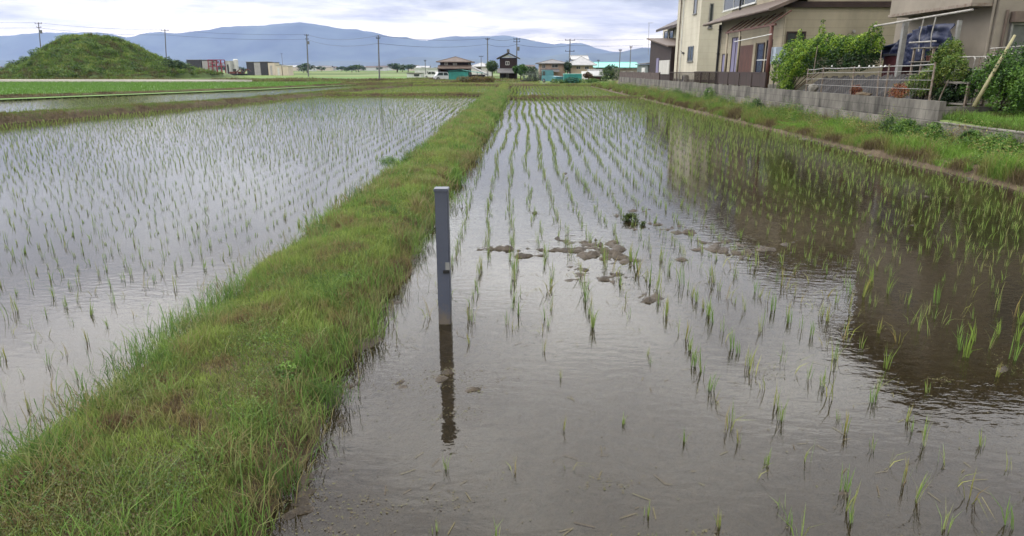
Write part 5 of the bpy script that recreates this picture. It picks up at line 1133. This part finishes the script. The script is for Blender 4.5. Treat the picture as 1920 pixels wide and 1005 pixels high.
def wire(a, b, dz, sag, label):
    A_ = a-Vector((0, .13, dz)); B_ = b-Vector((0, .13, dz)); n_ = 12
    mb = MB(); mb.tube([A_.lerp(B_, k/n_)-Vector((0, 0, sag*4*(k/n_)*(1-k/n_))) for k in range(n_+1)], .024, 4); o = mb.build('power_line', M_wire, None, A_); tag(o, label, 'cable', 'power lines strung between the utility poles')
for k in range(len(pts)-1):
    if k == 4: continue
    for dz in (.05, 1.3): wire(pts[k], pts[k+1], dz, .5 if (pts[k+1]-pts[k]).length < 60 else 1.0, 'thin dark power line sagging between two utility poles')
wire(T[3], T[4], .05, .6, 'thin dark power line sagging between two utility poles'); wire(T[3], T[4], 1.3, .6, 'thin dark power line sagging between two utility poles')
# antenna on the boarded shed
a = PX(1217, 75, 13.4); b = PX(1217, 43, 13.4); t = thing('antenna', (a.x, a.y, a.z), 'thin television antenna mast above the dark boarded shed', 'antenna')
mb = MB(); mb.tube([(a.x, a.y, a.z-1.5), b], .02, 6); mb.build('mast', M_metal, t)
mb = MB(); mb.tube([(b.x-.1, b.y, b.z), (b.x+.4, b.y-.3, b.z)], .012, 5)
for k in range(5): mb.tube([(b.x-.1+.1*k, b.y-.2, b.z), (b.x-.1+.1*k, b.y+.2, b.z)], .008, 4)
mb.build('aerial', M_metal, t)
# ------------------------------------------------------------------ mountains
def ridge(name, prof, D, depth, m, seed, label, step=90):
    """prof: (px, py) skyline; a real range of hills at distance D"""
    px = np.array([a for a, b in prof], float); py = np.array([b for a, b in prof], float)
    X = []; Zt = []
    for a, b in zip(px, py): w_ = PY(a, b, D); X.append(w_.x); Zt.append(w_.z)
    xs_ = np.arange(X[0], X[-1], step); zt = np.interp(xs_, X, Zt)
    zt = zt+(fbm(xs_/420, xs_*0, seed, 5)-.5)*110+(fbm(xs_/1500, xs_*0, seed+1, 2)-.5)*60
    ysd = np.linspace(-1, 1, 41); V = []
    XX, TT = np.meshgrid(xs_, ysd)
    prof_ = np.clip(1-np.abs(TT), 0, 1)**1.15
    rid = fbm(XX/700, TT*1.6+XX/2600, seed+3, 5)
    rid2 = 1-np.abs(fbm(XX/500, TT*2.0, seed+8, 4)-.5)*4
    Z = zt[None]*prof_*(1-(1-prof_)*(.75*(rid)-.1*rid2))-5
    YY = D+TT*depth
    V = np.stack([XX, YY, Z], 2).reshape(-1, 3); nx = len(xs_); ny = len(ysd); i = (np.arange(ny-1)[:, None]*nx+np.arange(nx-1)[None]).ravel()
    o = npmesh(name, V, [np.stack([i, i+1, i+1+nx, i+nx], 1)], m, smooth=True); o['kind'] = 'structure'; return o
M_mount = mat('forested_mountain', (.055, .075, .065), (.006, .014, .018), .0022, .95, 0, det=10)
ridge('mountains', [(-2600, 70), (-900, 74), (-300, 60), (0, 66), (80, 63), (130, 66), (200, 63), (235, 64), (300, 59), (370, 58), (430, 53), (500, 50), (560, 48), (610, 51), (680, 60), (760, 67), (830, 70), (900, 66), (960, 67), (1020, 72), (1080, 76), (1110, 84), (1160, 92), (1230, 96), (1500, 96), (2100, 90), (4200, 90)], 9000, 1500, M_mount, 2, '')
ridge('foothills', [(-2600, 110), (-300, 108), (200, 112), (500, 112), (700, 108), (900, 104), (1000, 98), (1090, 95), (1180, 92), (1300, 98), (1700, 108), (4200, 110)], 6200, 1200, M_mount, 31, '')
# ------------------------------------------------------------------ sky
w = bpy.data.worlds.new('World'); scn.world = w; w.use_nodes = True; nt = w.node_tree; L = nt.links
bg = nt.nodes['Background']; out = nt.nodes['World Output']
SUN_EL = R(48); SUN_AZ = R(-65)      # azimuth from +Y, negative = left
sky = nd(nt, 'ShaderNodeTexSky', sky_type='NISHITA'); sky.sun_disc = False; sky.sun_elevation = SUN_EL; sky.sun_rotation = SUN_AZ
tc = nd(nt, 'ShaderNodeTexCoord'); sp = nd(nt, 'ShaderNodeSeparateXYZ'); L.new(tc.outputs['Generated'], sp.inputs[0])
def mth(op, a, b=None, c=None):
    n = nd(nt, 'ShaderNodeMath', operation=op)
    for i, q in enumerate((a, b, c)):
        if q is None: continue
        if isinstance(q, (int, float)): n.inputs[i].default_value = q
        else: L.new(q, n.inputs[i])
    return n.outputs[0]
zz = mth('MAXIMUM', sp.outputs[2], 0.0); zd = mth('ADD', zz, .10)
cx_ = mth('DIVIDE', sp.outputs[0], zd); cy_ = mth('DIVIDE', sp.outputs[1], zd)
cb = nd(nt, 'ShaderNodeCombineXYZ'); L.new(cx_, cb.inputs[0]); L.new(cy_, cb.inputs[1])
n1 = nd(nt, 'ShaderNodeTexNoise'); n1.inputs['Scale'].default_value = .62; n1.inputs['Detail'].default_value = 7; n1.inputs['Roughness'].default_value = .58; n1.inputs['Distortion'].default_value = .25; L.new(cb.outputs[0], n1.inputs['Vector'])
cr = nd(nt, 'ShaderNodeValToRGB'); e = cr.color_ramp.elements; e[0].position = .40; e[0].color = (.50, .50, .54, 1); e[1].position = .58; e[1].color = (1.22, 1.21, 1.18, 1)
L.new(n1.outputs['Fac'], cr.inputs[0])
gr = nd(nt, 'ShaderNodeValToRGB'); g = gr.color_ramp; g.interpolation = 'EASE'
g.elements[0].position = 0; g.elements[0].color = (1.75, 1.45, 1.15, 1); g.elements[1].position = 1; g.elements[1].color = (3.4,)*3+(1,)
for p_, v_ in ((.03, (1.6, 1.38, 1.12)), (.07, (1.12, 1.02, .93)), (.10, (.80, .79, .79)), (.15, (1.3, 1.32, 1.36)), (.21, (1.95, 2.0, 2.04)), (.30, (3.0, 3.0, 3.0)), (.48, (3.9, 3.85, 3.8))): q = g.elements.new(p_); q.color = (*v_, 1)
L.new(zz, gr.inputs[0])
mu = nd(nt, 'ShaderNodeMix', data_type='RGBA', blend_type='MULTIPLY'); mu.inputs[0].default_value = 1; L.new(cr.outputs[0], mu.inputs[6]); L.new(gr.outputs[0], mu.inputs[7])
sunh = (math.sin(SUN_AZ), math.cos(SUN_AZ)); az_ = mth('ADD', mth('MULTIPLY', sp.outputs[0], sunh[0]), mth('MULTIPLY', sp.outputs[1], sunh[1])); brt = mth('MULTIPLY_ADD', az_, .42, .95)
bg2 = nd(nt, 'ShaderNodeBackground'); L.new(mu.outputs[2], bg2.inputs[0]); L.new(brt, bg2.inputs[1])
L.new(sky.outputs[0], bg.inputs[0]); bg.inputs[1].default_value = .10
ms = nd(nt, 'ShaderNodeMixShader'); ms.inputs[0].default_value = .88; L.new(bg.outputs[0], ms.inputs[1]); L.new(bg2.outputs[0], ms.inputs[2]); L.new(ms.outputs[0], out.inputs[0])
sd = bpy.data.lights.new('sun', 'SUN'); sd.energy = 1.1; sd.angle = R(14); sd.color = (1, .96, .9); so = bpy.data.objects.new('sun', sd); C.objects.link(so)
dirv = Vector((math.sin(SUN_AZ)*math.cos(SUN_EL), math.cos(SUN_AZ)*math.cos(SUN_EL), math.sin(SUN_EL)))
so.rotation_euler = dirv.to_track_quat('Z', 'Y').to_euler(); so.location = (0, 0, 50)
# ------------------------------------------------------------------ air
if HAZE:
    mb = MB(); mb.box(-12300, 12300, -400, 10700, -8, 720); m = bpy.data.materials.new('haze_air'); m.use_nodes = True; nt = m.node_tree
    nt.nodes.remove(nt.nodes['Principled BSDF']); pv = nd(nt, 'ShaderNodeVolumePrincipled'); pv.inputs['Color'].default_value = (.40, .54, .90, 1); pv.inputs['Density'].default_value = HAZE
    pv.inputs['Anisotropy'].default_value = 0.0
    nt.links.new(pv.outputs[0], nt.nodes['Material Output'].inputs['Volume']); o = mb.build('haze', m); o['kind'] = 'stuff'
    o['label'] = 'pale blue summer haze over the far plain and mountains'
vs = scn.view_settings; scn.display_settings.display_device = 'sRGB'
vs.view_transform = 'Standard'; vs.look = 'None'; vs.exposure = .2; vs.gamma = 1
scn.render.engine = 'CYCLES'; scn.cycles.transparent_max_bounces = 12
scn.render.resolution_x = 1024; scn.render.resolution_y = 536
